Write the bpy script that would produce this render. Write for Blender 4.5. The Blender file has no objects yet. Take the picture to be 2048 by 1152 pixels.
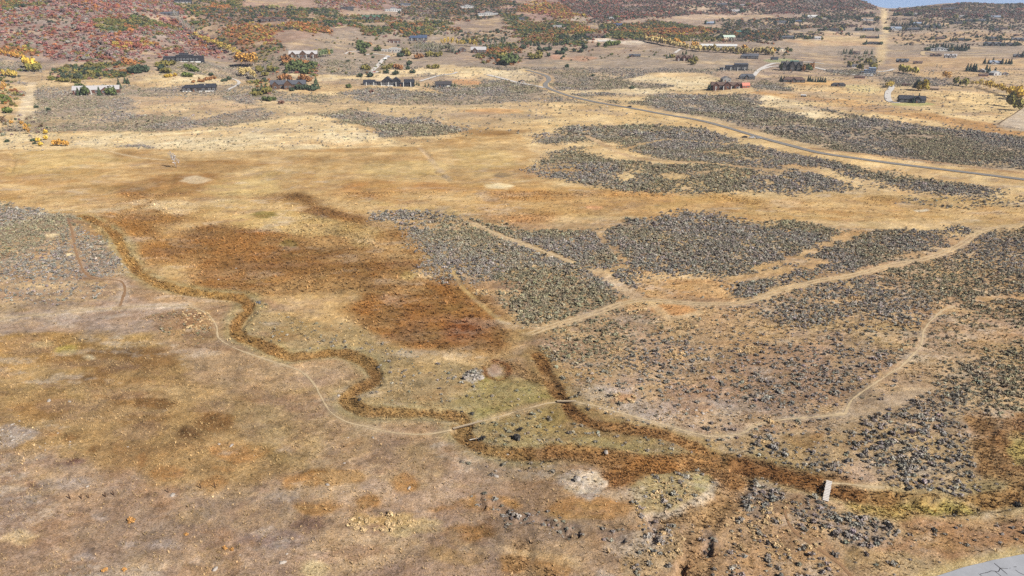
import bpy, math, random
import numpy as np
from mathutils import Matrix, Vector

# ---------------------------------------------------------------- camera, sky, sun, exposure
SC = bpy.context.scene
COL = SC.collection
random.seed(7)
RNG = np.random.default_rng(11)

H = 100.0                       # drone height above the valley floor
PITCH = math.radians(21.0)
F = 1425.0                      # focal length in pixels of the 2048 px wide photograph
cam_d = bpy.data.cameras.new('camera')
cam_d.sensor_fit = 'HORIZONTAL'
cam_d.angle = 2 * math.atan(1024.0 / F)
cam_d.clip_start = 1.0
cam_d.clip_end = 30000.0
cam = bpy.data.objects.new('camera', cam_d)
cam.location = (0, 0, H)
cam.rotation_euler = (math.radians(90) - PITCH, 0, 0)
COL.objects.link(cam)
SC.camera = cam

SUN_EL = math.radians(38.0)
SUN_XY = (0.80, -0.60)          # the sun stands to the right of the viewer and a little behind
sv = Vector((SUN_XY[0] * math.cos(SUN_EL), SUN_XY[1] * math.cos(SUN_EL), math.sin(SUN_EL)))
W = bpy.data.worlds.new('World')
SC.world = W
W.use_nodes = True
wt = W.node_tree
wt.nodes.clear()
sky = wt.nodes.new('ShaderNodeTexSky')
sky.sky_type = 'NISHITA'
sky.sun_disc = False
sky.sun_elevation = SUN_EL
sky.sun_rotation = math.atan2(SUN_XY[0], SUN_XY[1])
sky.altitude = 10000
sky.air_density = 1.0
sky.dust_density = 0.0
sky.ozone_density = 6.0
bgn = wt.nodes.new('ShaderNodeBackground')
bgn.inputs[1].default_value = 0.05
wo = wt.nodes.new('ShaderNodeOutputWorld')
wt.links.new(sky.outputs[0], bgn.inputs[0])
wt.links.new(bgn.outputs[0], wo.inputs[0])

sun_d = bpy.data.lights.new('sun', 'SUN')
sun_d.energy = 5.0
sun_d.angle = math.radians(0.5)
sun_d.color = (1.0, 0.955, 0.88)
sun = bpy.data.objects.new('sun', sun_d)
sun.rotation_euler = sv.to_track_quat('Z', 'Y').to_euler()
sun.location = (300, -200, 400)
COL.objects.link(sun)

SC.view_settings.view_transform = 'Standard'
SC.view_settings.look = 'None'
SC.view_settings.exposure = 1.03
SC.view_settings.gamma = 1.0
SC.view_settings.use_curve_mapping = False
SC.cycles.use_denoising = False
SC.render.filter_size = 1.0
SC.cycles.max_bounces = 4
SC.cycles.diffuse_bounces = 2
SC.cycles.transparent_max_bounces = 4
SC.cycles.volume_bounces = 0
HAZE = 0.00007

# ---------------------------------------------------------------- small helpers
ALB = 0.62                      # seen sunlit colour -> base colour at this exposure


def lin(c):
    out = []
    for v in c[:3]:
        v = v / 255.0
        out.append((v / 12.92) if v <= 0.04045 else ((v + 0.055) / 1.055) ** 2.4)
    return np.array(out)


def alb(c):
    return lin(c) * ALB


LAT = np.random.default_rng(3).random((512, 512)).astype(np.float32)


def vnoise(x, y, seed=0):
    x = np.asarray(x, dtype=np.float64) + seed * 37.7
    y = np.asarray(y, dtype=np.float64) + seed * 91.3
    fx, fy = np.floor(x), np.floor(y)
    ix, iy = fx.astype(np.int64), fy.astype(np.int64)
    u, v = (x - fx), (y - fy)
    u = u * u * (3 - 2 * u)
    v = v * v * (3 - 2 * v)
    i0, i1, j0, j1 = ix & 511, (ix + 1) & 511, iy & 511, (iy + 1) & 511
    a = LAT[i0, j0] * (1 - u) + LAT[i1, j0] * u
    b = LAT[i0, j1] * (1 - u) + LAT[i1, j1] * u
    return (a * (1 - v) + b * v) * 2 - 1


def fbm(x, y, s, octaves=3, seed=0, gain=0.5):
    c, sn = 0.8, 0.6
    x = np.asarray(x, dtype=np.float64) / s
    y = np.asarray(y, dtype=np.float64) / s
    tot, amp, norm = 0, 1.0, 0
    for k in range(octaves):
        tot = tot + amp * vnoise(x, y, seed + k * 5)
        norm += amp
        amp *= gain
        x, y = (x * c - y * sn) * 2.03, (x * sn + y * c) * 2.03
    return tot / norm


def sstep(a, b, v):
    w = np.clip((v - a) / (b - a), 0, 1)
    return w * w * (3 - 2 * w)


# ---------------------------------------------------------------- height of the land
CP, SP = math.cos(PITCH), math.sin(PITCH)
TABLE = {
    -450: [(0, 0), (450, 1), (700, 8), (900, 22), (1050, 45), (1200, 85), (1400, 130), (1700, 190), (2300, 260), (3000, 300)],
    0: [(0, 0), (450, 0), (700, 4), (900, 13), (1050, 28), (1150, 48), (1300, 88), (1450, 118), (1700, 138), (2000, 190), (3000, 290)],
    190: [(0, 0), (450, 0), (700, 4), (900, 13), (1050, 29), (1150, 50), (1300, 86), (1450, 116), (1700, 132), (2000, 185), (3000, 290)],
    370: [(0, 0), (450, 0), (700, 4), (900, 12), (1050, 26), (1150, 36), (1300, 58), (1500, 94), (1700, 124), (2000, 180), (3000, 270)],
    560: [(0, 0), (450, 0), (700, 4), (900, 12), (1050, 25), (1200, 48), (1350, 78), (1480, 96), (1700, 108), (2000, 150), (3000, 250)],
    800: [(0, 0), (450, 0), (700, 3), (900, 9), (1000, 12), (1200, 30), (1500, 62), (1900, 103), (2300, 150), (3000, 230)],
    1100: [(0, 0), (450, 0), (700, 2), (900, 8), (1000, 12), (1200, 27), (1500, 55), (1800, 85), (2100, 130), (2500, 180), (3000, 220)],
    1400: [(0, 0), (450, 0), (700, 2), (900, 6), (1000, 9), (1250, 30), (1500, 52), (1800, 75), (2050, 105), (2300, 150), (3000, 210)],
    1690: [(0, 0), (450, 0), (700, 2), (900, 7), (1000, 11), (1250, 26), (1500, 42), (1800, 68), (2100, 110), (2350, 141), (2700, 160), (3000, 170)],
    1745: [(0, 0), (450, 0), (700, 2), (900, 7), (1000, 11), (1250, 26), (1500, 42), (1800, 68), (2100, 102), (2350, 125), (2500, 118), (3000, 80)],
    1785: [(0, 0), (450, 0), (700, 2), (900, 7), (1000, 11), (1250, 26), (1500, 42), (1800, 68), (2100, 100), (2350, 120), (2500, 112), (3000, 70)],
    1850: [(0, 0), (450, 0), (700, 2), (900, 8), (1000, 12), (1250, 28), (1500, 43), (1800, 72), (2100, 106), (2350, 132), (2550, 118), (3000, 80)],
    1940: [(0, 0), (450, 0), (700, 2), (900, 9), (1000, 13), (1250, 29), (1500, 43), (1800, 74), (2100, 110), (2350, 138), (2550, 124), (3000, 80)],
    2048: [(0, 0), (450, 0), (700, 2), (900, 9), (1000, 14), (1250, 29), (1500, 42), (1800, 74), (2100, 108), (2350, 131), (2550, 118), (3000, 80)],
    2400: [(0, 0), (450, 0), (700, 2), (900, 9), (1000, 14), (1250, 29), (1500, 45), (1800, 78), (2100, 112), (2350, 134), (2550, 120), (3000, 80)],
}
T2PX = 1.0 / 0.000655
_tc = np.array([(p - 1024) * 0.000655 for p in TABLE])
_ty = np.linspace(0, 3000, 601)
_tz = np.array([np.interp(_ty, [a for a, b in v], [b for a, b in v]) for v in TABLE.values()])
_tt = np.linspace(-1.7, 1.7, 341)
_grid = np.array([[np.interp(t, _tc, _tz[:, k]) for k in range(len(_ty))] for t in _tt])


def _blur(a, n, axis):
    k = np.hanning(2 * n + 3)[1:-1]
    k /= k.sum()
    pad = [(0, 0), (0, 0)]
    pad[axis] = (n, n)
    b = np.pad(a, pad, mode='edge')
    return np.apply_along_axis(lambda m: np.convolve(m, k, mode='valid'), axis, b)


_grid = _blur(_blur(_grid, 8, 1), 3, 0)


def z_table(t, y):
    fi = np.clip((t + 1.7) / 3.4 * 340, 0, 339.999)
    fj = np.clip(y / 3000.0 * 600, 0, 599.999)
    i, j = fi.astype(int), fj.astype(int)
    u, v = fi - i, fj - j
    return ((_grid[i, j] * (1 - u) + _grid[i + 1, j] * u) * (1 - v)
            + (_grid[i, j + 1] * (1 - u) + _grid[i + 1, j + 1] * u) * v)


Y0, RATIO, NR = 52.0, 1.00465, 850
T0, DT, NT = -1.6, 0.0027, 1186
LOGR = math.log(RATIO)
gy = Y0 * RATIO ** np.arange(NR)
gt = T0 + DT * np.arange(NT)
GY = np.repeat(gy[:, None], NT, 1)
GX = GY * gt[None, :]
GT = np.repeat(gt[None, :], NR, 0)
GZ = z_table(GT, GY)
far = sstep(900, 1500, GY)
mid = sstep(150, 600, GY)
GZ += 0.35 * (1 - mid) * fbm(GX, GY, 22, 3, 1) + 1.6 * mid * (1 - far) * fbm(GX, GY, 90, 3, 2)
GZ += far * sstep(20, 60, GZ) * (9.0 * fbm(GX, GY, 210, 4, 3) + 5.0 * fbm(GX, GY, 85, 2, 6))
GZ += (1 - mid) * 0.10 * fbm(GX, GY, 2.2, 2, 9)


def sample(A, x, y):
    x = np.asarray(x, dtype=np.float64)
    y = np.asarray(y, dtype=np.float64)
    fj = np.clip(np.log(np.maximum(y, 1.0) / Y0) / LOGR, 0, NR - 1.001)
    fi = np.clip((x / np.maximum(y, 1.0) - T0) / DT, 0, NT - 1.001)
    j, i = fj.astype(int), fi.astype(int)
    v, u = fj - j, fi - i
    if A.ndim == 3:
        u, v = u[..., None], v[..., None]
    return (A[j, i] * (1 - u) + A[j, i + 1] * u) * (1 - v) + (A[j + 1, i] * (1 - u) + A[j + 1, i + 1] * u) * v


def ground(px, py):
    """pixels of the photograph -> points of the land seen there (first crossing of the ray)"""
    px = np.atleast_1d(np.asarray(px, dtype=np.float64))
    py = np.atleast_1d(np.asarray(py, dtype=np.float64))
    a = (px - 1024) / F
    b = (576 - py) / F
    dx, dy, dz = a, CP + b * SP, -SP + b * CP
    ys = gy[::2]
    xx = (dx / dy)[:, None] * ys[None, :]
    zz = H + (dz / dy)[:, None] * ys[None, :]
    g = sample(GZ, xx, np.repeat(ys[None, :], len(px), 0))
    below = zz < g
    idx = np.where(below.any(1), below.argmax(1), len(ys) - 1)
    lo = ys[np.maximum(idx - 1, 0)]
    hi = ys[idx]
    for _ in range(14):
        m = 0.5 * (lo + hi)
        bl = H + dz / dy * m < sample(GZ, dx / dy * m, m)
        hi = np.where(bl, m, hi)
        lo = np.where(bl, lo, m)
    y = 0.5 * (lo + hi)
    x = dx / dy * y
    return np.stack([x, y, sample(GZ, x, y)], -1)


def gpt(px, py):
    return Vector(ground(px, py)[0])


def depth_at(p):
    return p[1] * CP + (H - p[2]) * SP


def ppm(px, py):
    """photograph pixels per metre at the land seen there"""
    return F / depth_at(gpt(px, py))


def to_px(x, y, z):
    d = y * CP + (H - z) * SP
    u = y * SP - (H - z) * CP
    return 1024 + F * x / d, 576 - F * u / d


def smooth_line(pts, n=8):
    """Catmull-Rom through the pixel points"""
    p = np.array(pts, dtype=float)
    p = np.vstack([2 * p[0] - p[1], p, 2 * p[-1] - p[-2]])
    out = []
    for k in range(1, len(p) - 2):
        for s in np.linspace(0, 1, n, endpoint=False):
            a, b, c, d = p[k - 1], p[k], p[k + 1], p[k + 2]
            out.append(0.5 * (2 * b + (c - a) * s + (2 * a - 5 * b + 4 * c - d) * s ** 2 + (3 * b - a - 3 * c + d) * s ** 3))
    out.append(p[-2])
    return np.array(out)


def world_line(pts, n=8):
    q = smooth_line(pts, n)
    return ground(q[:, 0], q[:, 1])


def _box(x0, x1, y0, y1):
    """index window of the land grid that covers a world box"""
    y0, y1 = max(y0, Y0 * 1.001), max(y1, Y0 * 1.01)
    j0 = int(max(0, math.log(y0 / Y0) / LOGR - 1))
    j1 = int(min(NR, math.log(y1 / Y0) / LOGR + 3))
    ts = [x0 / y0, x0 / y1, x1 / y0, x1 / y1]
    i0 = int(np.clip((min(ts) - T0) / DT - 1, 0, NT - 1))
    i1 = int(np.clip((max(ts) - T0) / DT + 3, 1, NT))
    return slice(j0, j1), slice(i0, i1)


def seg_dist(X, Y, P):
    d2 = np.full(X.shape, 1e18)
    for a, b in zip(P[:-1], P[1:]):
        ax, ay, bx, by = a[0], a[1], b[0], b[1]
        vx, vy = bx - ax, by - ay
        L = vx * vx + vy * vy + 1e-9
        s = np.clip(((X - ax) * vx + (Y - ay) * vy) / L, 0, 1)
        d2 = np.minimum(d2, (X - ax - s * vx) ** 2 + (Y - ay - s * vy) ** 2)
    return np.sqrt(d2)


def line_mask(pts, width, soft=0.5, warp=0.3, seed=0, n=5):
    """mask along a line seen at these pixels; width, soft and warp in metres"""
    P = world_line(pts, n)
    m = width / 2 + soft + warp + 2
    out_j, out_i = _box(P[:, 0].min() - m, P[:, 0].max() + m, P[:, 1].min() - m, P[:, 1].max() + m)
    X, Y = GX[out_j, out_i], GY[out_j, out_i]
    d = np.full(X.shape, 1e9)
    for k in range(0, len(P) - 1, 6):                      # piecewise, each in its own window
        Q = P[k:k + 7]
        near = (X > Q[:, 0].min() - m) & (X < Q[:, 0].max() + m) & (Y > Q[:, 1].min() - m) & (Y < Q[:, 1].max() + m)
        if near.any():
            d[near] = np.minimum(d[near], seg_dist(X[near], Y[near], Q))
    if warp:
        d = d + warp * fbm(X, Y, max(width * 1.2, 2.0), 2, seed + 60)
    return (out_j, out_i), 1 - sstep(width / 2 - soft, width / 2 + soft, d)


def poly_mask(pts, soft=6, warp=8, seed=0, scale=None):
    """mask inside an outline seen at these pixels; soft and warp in photograph pixels at its distance"""
    p = np.array(pts, dtype=float)
    q = np.vstack([p, p[:1]])
    dense = []
    for a, b in zip(q[:-1], q[1:]):
        k = max(1, int(np.hypot(*(b - a)) / 60))
        for s in range(k):
            dense.append(a + (b - a) * s / k)
    P = ground(np.array(dense)[:, 0], np.array(dense)[:, 1])
    P = np.vstack([P, P[:1]])
    mpp = np.mean(P[:, 1] * CP + (H - P[:, 2]) * SP) / F
    soft, warp = soft * mpp * 1.4, warp * mpp * 1.6
    m = soft + warp + 1
    w = _box(P[:, 0].min() - m, P[:, 0].max() + m, P[:, 1].min() - m, P[:, 1].max() + m)
    X, Y = GX[w], GY[w]
    if X.size == 0:
        return w, np.zeros(X.shape)
    d = seg_dist(X, Y, P)
    ins = np.zeros(X.shape, bool)
    for a, b in zip(P[:-1], P[1:]):
        c = (a[1] > Y) != (b[1] > Y)
        if c.any():
            xi = (b[0] - a[0]) * (Y - a[1]) / (b[1] - a[1] + 1e-12) + a[0]
            ins ^= c & (X < xi)
    sd = np.where(ins, d, -d)
    sc = scale * mpp if scale else max(warp * 3.0, 1.5)
    if warp:
        sd = sd + warp * 1.6 * fbm(X, Y, sc, 3, seed + 20)
    return w, sstep(-soft, soft, sd)


# ---------------------------------------------------------------- knolls, creek channels and cut banks
for (px, py, r, h) in [(1450, 500, 60, 3.0), (1250, 345, 80, 3.0), (90, 480, 45, 5.0), (1700, 690, 45, 3.0), (1345, 968, 13, 1.1),
                       (1175, 965, 10, 0.9), (1500, 184, 45, 6.0), (385, 640, 10, 1.2), (1900, 920, 30, 1.5), (950, 750, 4, 0.8),
                       (1200, 790, 25, 1.5), (1650, 1060, 14, 1.0), (1330, 1090, 12, 0.8)]:
    c = gpt(px, py)
    GZ += h * np.exp(-((GX - c.x) ** 2 + (GY - c.y) ** 2) / (r * r))

CREEK = [(160, 432), (205, 452), (232, 475), (252, 512), (277, 547), (322, 571), (380, 586), (440, 594), (488, 602), (497, 622), (476, 650), (480, 675),
         (520, 692), (556, 706), (582, 718), (620, 713), (680, 708), (720, 720), (745, 742), (748, 765), (718, 780), (694, 795),
         (702, 815), (740, 826), (800, 827), (860, 829), (918, 836), (932, 850), (922, 868), (950, 893), (1020, 911), (1080, 912),
         (1120, 906), (1180, 908), (1260, 930), (1340, 936), (1420, 926), (1520, 946), (1640, 976), (1720, 998), (1800, 1008),
         (1900, 1014), (1990, 1006), (2060, 985)]
SIDE_CREEK = [(1074, 712), (1084, 730), (1100, 762), (1126, 802), (1150, 832), (1190, 852), (1260, 862), (1340, 876), (1430, 918)]
SLOUGHS = [[(985, 728), (1035, 742), (1070, 755), (1102, 768)],
           [(1490, 945), (1478, 975), (1450, 1000), (1420, 1022), (1370, 1030), (1310, 1042)],
           [(1432, 1010), (1418, 1040), (1395, 1070), (1398, 1110), (1390, 1152)],
           [(1970, 842), (1962, 880), (1975, 915), (2000, 950), (2060, 975)],
           [(1080, 1152), (1050, 1130), (1040, 1110)],
           [(345, 350), (325, 385), (290, 410), (250, 425), (215, 448)]]
BANKS = [[(985, 1006), (1005, 1020), (1022, 1040), (1028, 1047)], [(1046, 1042), (1075, 1040), (1110, 1052), (1135, 1070)],
         [(1148, 1058), (1156, 1066)], [(1205, 1068), (1228, 1074), (1237, 1080)], [(1298, 1040), (1309, 1058), (1306, 1076), (1298, 1086)],
         [(1413, 1066), (1422, 1082), (1410, 1105)], [(962, 996), (966, 1012)], [(866, 342), (884, 352), (898, 362)],
         [(848, 300), (862, 318)], [(20, 345), (28, 320), (22, 308)], [(1364, 1130), (1368, 1152)], [(1795, 1000), (1850, 1012), (1900, 1018)]]
for k, (ln, w, dpt) in enumerate([(CREEK, 4.2, 0.95), (SIDE_CREEK, 3.2, 0.75)] + [(s, 5.0, 0.5) for s in SLOUGHS]):
    win, m = line_mask(ln, w, 0.9, 0.9, k)
    GZ[win] -= dpt * m
for k, b in enumerate(BANKS):
    win, m = line_mask(b, 1.5 if k < 7 else 2.0, 0.35, 1.3, k + 30)
    GZ[win] -= (0.6 if k < 7 else 1.1) * m
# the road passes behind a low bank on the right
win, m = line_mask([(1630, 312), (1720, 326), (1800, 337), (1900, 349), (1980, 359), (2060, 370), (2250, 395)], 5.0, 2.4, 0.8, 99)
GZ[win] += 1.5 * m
# the draw between the two wooded hills
win, m = line_mask([(500, 150), (470, 112), (430, 90), (395, 74), (365, 50), (340, 35)], 70, 34, 6, 44)
GZ[win] -= 14 * m
GZ0 = GZ.copy()
# ---------------------------------------------------------------- colour and cover of the land
C = np.zeros((NR, NT, 3))
SAGE = np.zeros((NR, NT))
TUFT = np.zeros((NR, NT))       # golden bunchgrass
SEDGE = np.zeros((NR, NT))      # tall grass of the wet ground


def mixcol(win, a, b, seed, rel=0.035):
    X, Y = GX[win], GY[win]
    s = max(3.0, float(np.mean(Y)) * rel)
    n = sstep(-0.45, 0.45, fbm(X, Y * 0.8, s, 4, seed, 0.6))[..., None]
    return lin(a) * (1 - n) + lin(b) * n


def put(win, m, a, b=None, op=1.0, seed=0):
    c = mixcol(win, a, b if b is not None else a, seed)
    w = (m * op)[..., None]
    C[win] = C[win] * (1 - w) + c * w


_seed = [0]


def zone(pts, a, b=None, op=0.9, soft=8, warp=10, sage=None, tuft=None, sedge=None):
    _seed[0] += 1
    win, m = poly_mask(pts, soft, warp, _seed[0])
    if m.size == 0:
        return
    if a is not None:
        put(win, m, a, b, op, _seed[0])
    for arr, v in ((SAGE, sage), (TUFT, tuft), (SEDGE, sedge)):
        if v is not None:
            arr[win] = arr[win] * (1 - m) + v * m


def stroke(pts, w, a, b=None, op=0.9, soft=0.6, warp=0.3, clear=True, sedge=None):
    _seed[0] += 1
    win, m = line_mask(pts, w, soft, warp, _seed[0])
    if a is not None:
        put(win, m, a, b, op, _seed[0])
    if clear:
        for arr in (SAGE, TUFT, SEDGE):
            arr[win] *= 1 - np.clip(m * 1.3, 0, 1)
    if sedge is not None:
        SEDGE[win] = np.maximum(SEDGE[win], sedge * m)


def blob(px, py, rx, ry, a, b=None, op=0.9, soft=4, warp=5, **k):
    t = np.linspace(0, 2 * np.pi, 13)[:-1]
    zone([(px + rx * math.cos(s), py + ry * math.sin(s)) for s in t], a, b, op, soft, warp, **k)


STRAW, PALE, GOLD, TAN = (220, 190, 136), (236, 215, 168), (190, 148, 88), (186, 152, 104)
RUST, DKRUST, REDR, OCHRE = (144, 104, 54), (118, 84, 46), (148, 94, 50), (174, 126, 66)
OLIVE, YGRN, GREEN = (158, 140, 74), (186, 164, 66), (132, 132, 78)
PURP, LILAC, MAUVE, DIRT = (152, 120, 96), (172, 152, 136), (158, 130, 112), (192, 164, 134)
SAGEG, SAGEF, SEDGEC, WHITE = (168, 140, 106), (150, 134, 118), (150, 108, 54), (204, 194, 186)
RED1, ORG1, OLV1, MAG1 = (150, 92, 76), (172, 104, 58), (130, 112, 60), (146, 104, 96)

# whole valley, near to far
full = (slice(0, NR), slice(0, NT))
put(full, np.ones((NR, NT)), (184, 152, 112), (164, 130, 96), 1, 77)
put(full, sstep(260, 420, GY), STRAW, (192, 158, 110), 1, 78)
put(full, sstep(880, 1100, GY), (170, 146, 122), (146, 126, 112), 1, 79)
TUFT += 0.45 * (1 - sstep(200, 330, GY))
SAGE += 0.05 * sstep(480, 650, GY)

# ---- foreground left
zone([(-200, 890), (200, 880), (560, 930), (900, 880), (1000, 960), (1050, 1152), (900, 1300), (-200, 1300)], (182, 152, 122), (164, 132, 106), 0.8, 30, 30, tuft=0.45)
zone([(-200, 640), (250, 652), (330, 700), (430, 760), (640, 880), (720, 950), (500, 985), (300, 940), (-200, 905)], (184, 146, 84), (166, 130, 76), 0.9, 18, 25, tuft=0.75)
zone([(430, 790), (640, 860), (820, 880), (900, 890), (870, 960), (600, 930), (480, 870)], (178, 148, 102), (164, 132, 98), 0.8, 18, 20)
zone([(-60, 600), (250, 600), (380, 612), (420, 640), (330, 672), (-60, 662)], LILAC, (176, 146, 120), 0.85, 10, 14, tuft=0.2)
zone([(300, 630), (360, 615), (410, 640), (425, 670), (380, 690), (320, 670)], (170, 134, 90), (150, 118, 88), 0.8, 6, 8, sage=0.12, tuft=0.9)
blob(395, 640, 34, 20, (190, 150, 100), (150, 108, 78), 0.8, 5, 8)
zone([(90, 705), (230, 690), (325, 700), (330, 722), (250, 745), (215, 800), (170, 800), (60, 775)], RUST, DKRUST, 0.75, 14, 18)
zone([(30, 815), (130, 800), (240, 795), (330, 830), (300, 860), (110, 850)], (160, 112, 48), RUST, 0.6, 12, 16)
zone([(-100, 672), (120, 668), (200, 690), (60, 740), (-100, 760)], (180, 138, 66), (172, 130, 72), 0.6, 16, 16)
for x, y, rx, ry, a in [(380, 865, 34, 16, DKRUST), (430, 840, 26, 12, RUST), (300, 800, 40, 18, (140, 100, 50)), (190, 905, 12, 16, RUST), (135, 873, 20, 8, RUST),
                        (52, 882, 26, 8, OCHRE), (285, 925, 8, 14, OCHRE), (330, 945, 34, 8, OCHRE), (425, 970, 18, 12, OCHRE), (440, 935, 30, 10, OCHRE),
                        (95, 860, 18, 9, OCHRE), (165, 924, 24, 9, (120, 84, 70)), (75, 973, 18, 9, (118, 78, 62)), (130, 700, 30, 10, YGRN),
                        (660, 955, 80, 15, (160, 112, 46)), (590, 960, 36, 14, OCHRE), (815, 965, 22, 16, OCHRE), (735, 1007, 26, 10, OCHRE),
                        (625, 1015, 36, 12, OCHRE), (575, 1008, 20, 9, RUST), (890, 1018, 22, 7, OCHRE), (970, 1055, 20, 12, RUST), (930, 1070, 34, 16, OCHRE),
                        (1035, 1120, 26, 22, OCHRE), (1110, 1130, 40, 20, OCHRE), (480, 905, 60, 16, OCHRE)]:
    blob(x, y, rx, ry, a, None, 0.95, 7, 12, tuft=0.9)
for x, y, rx, ry, a in [(180, 714, 17, 8, PALE), (90, 690, 26, 6, (206, 178, 118)), (430, 868, 6, 5, PALE), (625, 1137, 27, 17, (206, 182, 130)), (40, 1075, 26, 14, (210, 180, 132)),
                        (175, 1115, 24, 10, LILAC), (195, 1035, 14, 7, LILAC), (345, 990, 10, 4, WHITE), (415, 1030, 24, 12, LILAC), (300, 1090, 60, 12, LILAC),
                        (400, 1130, 26, 8, LILAC), (120, 965, 60, 14, LILAC), (30, 870, 36, 20, LILAC), (560, 990, 44, 9, LILAC), (790, 1020, 60, 9, (176, 150, 124)),
                        (560, 1080, 80, 14, (150, 124, 110)), (720, 1105, 70, 12, (128, 88, 74)), (640, 1050, 60, 14, (134, 104, 88)), (820, 1060, 60, 16, (206, 176, 116)),
                        (760, 1040, 70, 18, (200, 164, 96)), (980, 1010, 60, 14, (180, 130, 60)), (1180, 1020, 90, 22, (180, 130, 66)), (900, 1110, 70, 20, (178, 142, 88))]:
    blob(x, y, rx, ry, a, None, 0.85, 6, 10)

# ---- bluff on the left under sage
zone([(-250, 385), (60, 398), (150, 430), (225, 470), (262, 520), (266, 560), (250, 592), (-250, 640)], (172, 148, 118), (150, 126, 106), 0.9, 8, 10, sage=0.0, tuft=0.3)
zone([(-250, 395), (60, 402), (140, 440), (210, 480), (246, 530), (220, 562), (120, 560), (-250, 560)], None, soft=10, warp=14, sage=0.62)
zone([(-250, 560), (130, 560), (210, 570), (200, 600), (-250, 628)], (160, 126, 104), (176, 146, 116), 0.5, 10, 12, sage=0.22)
blob(105, 471, 15, 5, PALE, None, 0.95, 3, 3, sage=0)
blob(138, 510, 9, 3, PALE, None, 0.95, 3, 3, sage=0)

# ---- great meadow
MEADOW = [(-100, 300), (200, 296), (420, 305), (800, 292), (1000, 262), (1050, 275), (1070, 315), (1040, 350), (1180, 388), (1700, 392), (2200, 402), (2200, 448), (1250, 436),
          (830, 428), (862, 470), (905, 545), (990, 620), (1050, 665), (1030, 710), (985, 735), (830, 750), (640, 660), (505, 600), (385, 588), (282, 530), (232, 468), (160, 428), (-100, 395)]
zone(MEADOW, (202, 168, 112), (182, 144, 88), 0.95, 8, 14, sage=0.0, tuft=0.25)
zone([(880, 362), (1200, 382), (1700, 395), (2200, 405), (2200, 440), (1500, 425), (1250, 430), (900, 428)], (202, 164, 104), (182, 140, 84), 0.8, 8, 16)
zone([(268, 492), (330, 470), (420, 448), (560, 462), (640, 420), (700, 425), (760, 455), (860, 510), (930, 570), (1005, 660), (985, 706), (880, 706), (760, 645), (700, 580), (560, 588), (440, 594), (340, 556)], (174, 134, 80), (152, 112, 62), 0.75, 14, 22, tuft=0.3, sedge=0.5)
for pts, a, b, op in [
    ([(275, 500), (330, 488), (420, 450), (560, 478), (650, 490), (750, 510), (850, 522), (872, 545), (840, 575), (760, 563), (590, 568), (450, 592), (345, 548)], RUST, (158, 108, 50), 0.85),
    ([(520, 478), (640, 500), (760, 520), (800, 545), (700, 550), (560, 530)], DKRUST, RUST, 0.5),
    ([(640, 420), (690, 428), (722, 470), (690, 482), (650, 455), (610, 440)], DKRUST, RUST, 0.8),
    ([(560, 388), (620, 375), (655, 410), (690, 430), (640, 436), (590, 410)], RUST, DKRUST, 0.8),
    ([(680, 430), (760, 440), (850, 475), (880, 520), (800, 510), (720, 480)], (160, 112, 54), RUST, 0.7),
    ([(760, 560), (880, 560), (960, 610), (1010, 660), (985, 700), (900, 706), (800, 690), (740, 620)], RUST, (160, 108, 48), 0.85),
    ([(870, 650), (930, 632), (985, 650), (985, 688), (930, 700), (860, 690)], REDR, (150, 86, 36), 0.8),
    ([(200, 372), (300, 356), (420, 350), (425, 388), (330, 402), (210, 420)], RUST, (160, 112, 58), 0.7),
    ([(235, 300), (420, 318), (480, 330), (440, 345), (300, 350), (230, 330)], (176, 132, 76), RUST, 0.45),
    ([(430, 322), (470, 322), (486, 332), (440, 336)], RUST, RUST, 0.7),
    ([(250, 430), (330, 410), (420, 420), (360, 440), (280, 470)], (150, 106, 48), RUST, 0.7),
    ([(700, 365), (880, 362), (960, 380), (860, 400), (720, 392)], (176, 122, 62), (190, 146, 84), 0.6),
    ([(960, 375), (1200, 380), (1400, 388), (1300, 402), (1050, 400)], (176, 124, 58), (196, 148, 80), 0.6),
    ([(1420, 392), (1600, 398), (1760, 395), (1680, 415), (1500, 420)], (170, 122, 56), (190, 148, 80), 0.6),
    ([(960, 425), (1100, 432), (1040, 440), (940, 436)], (180, 118, 48), (180, 118, 48), 0.5),
    ([(900, 240), (1000, 235), (1060, 258), (1010, 268), (920, 262)], (184, 136, 70), RUST, 0.6),
    ([(180, 395), (240, 425), (300, 500), (262, 500), (222, 455)], (162, 112, 48), RUST, 0.7)]:
    zone(pts, a, b, min(1, op + .12), 20, 40, tuft=0.35, sedge=0.45)
for pts in [[(430, 430), (560, 425), (700, 440), (760, 462), (720, 485), (620, 470), (480, 450)], 
            [(700, 320), (860, 325), (900, 350), (800, 360), (690, 350)], [(20, 305), (220, 300), (260, 320), (120, 345), (20, 350)],
            [(430, 360), (540, 345), (560, 380), (480, 410), (420, 410)], [(880, 300), (1010, 300), (1040, 330), (940, 340)], [(720, 400), (860, 410), (900, 425), (780, 428)]]:
    zone(pts, (206, 178, 116), (194, 164, 100), 0.65, 12, 18)
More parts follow.
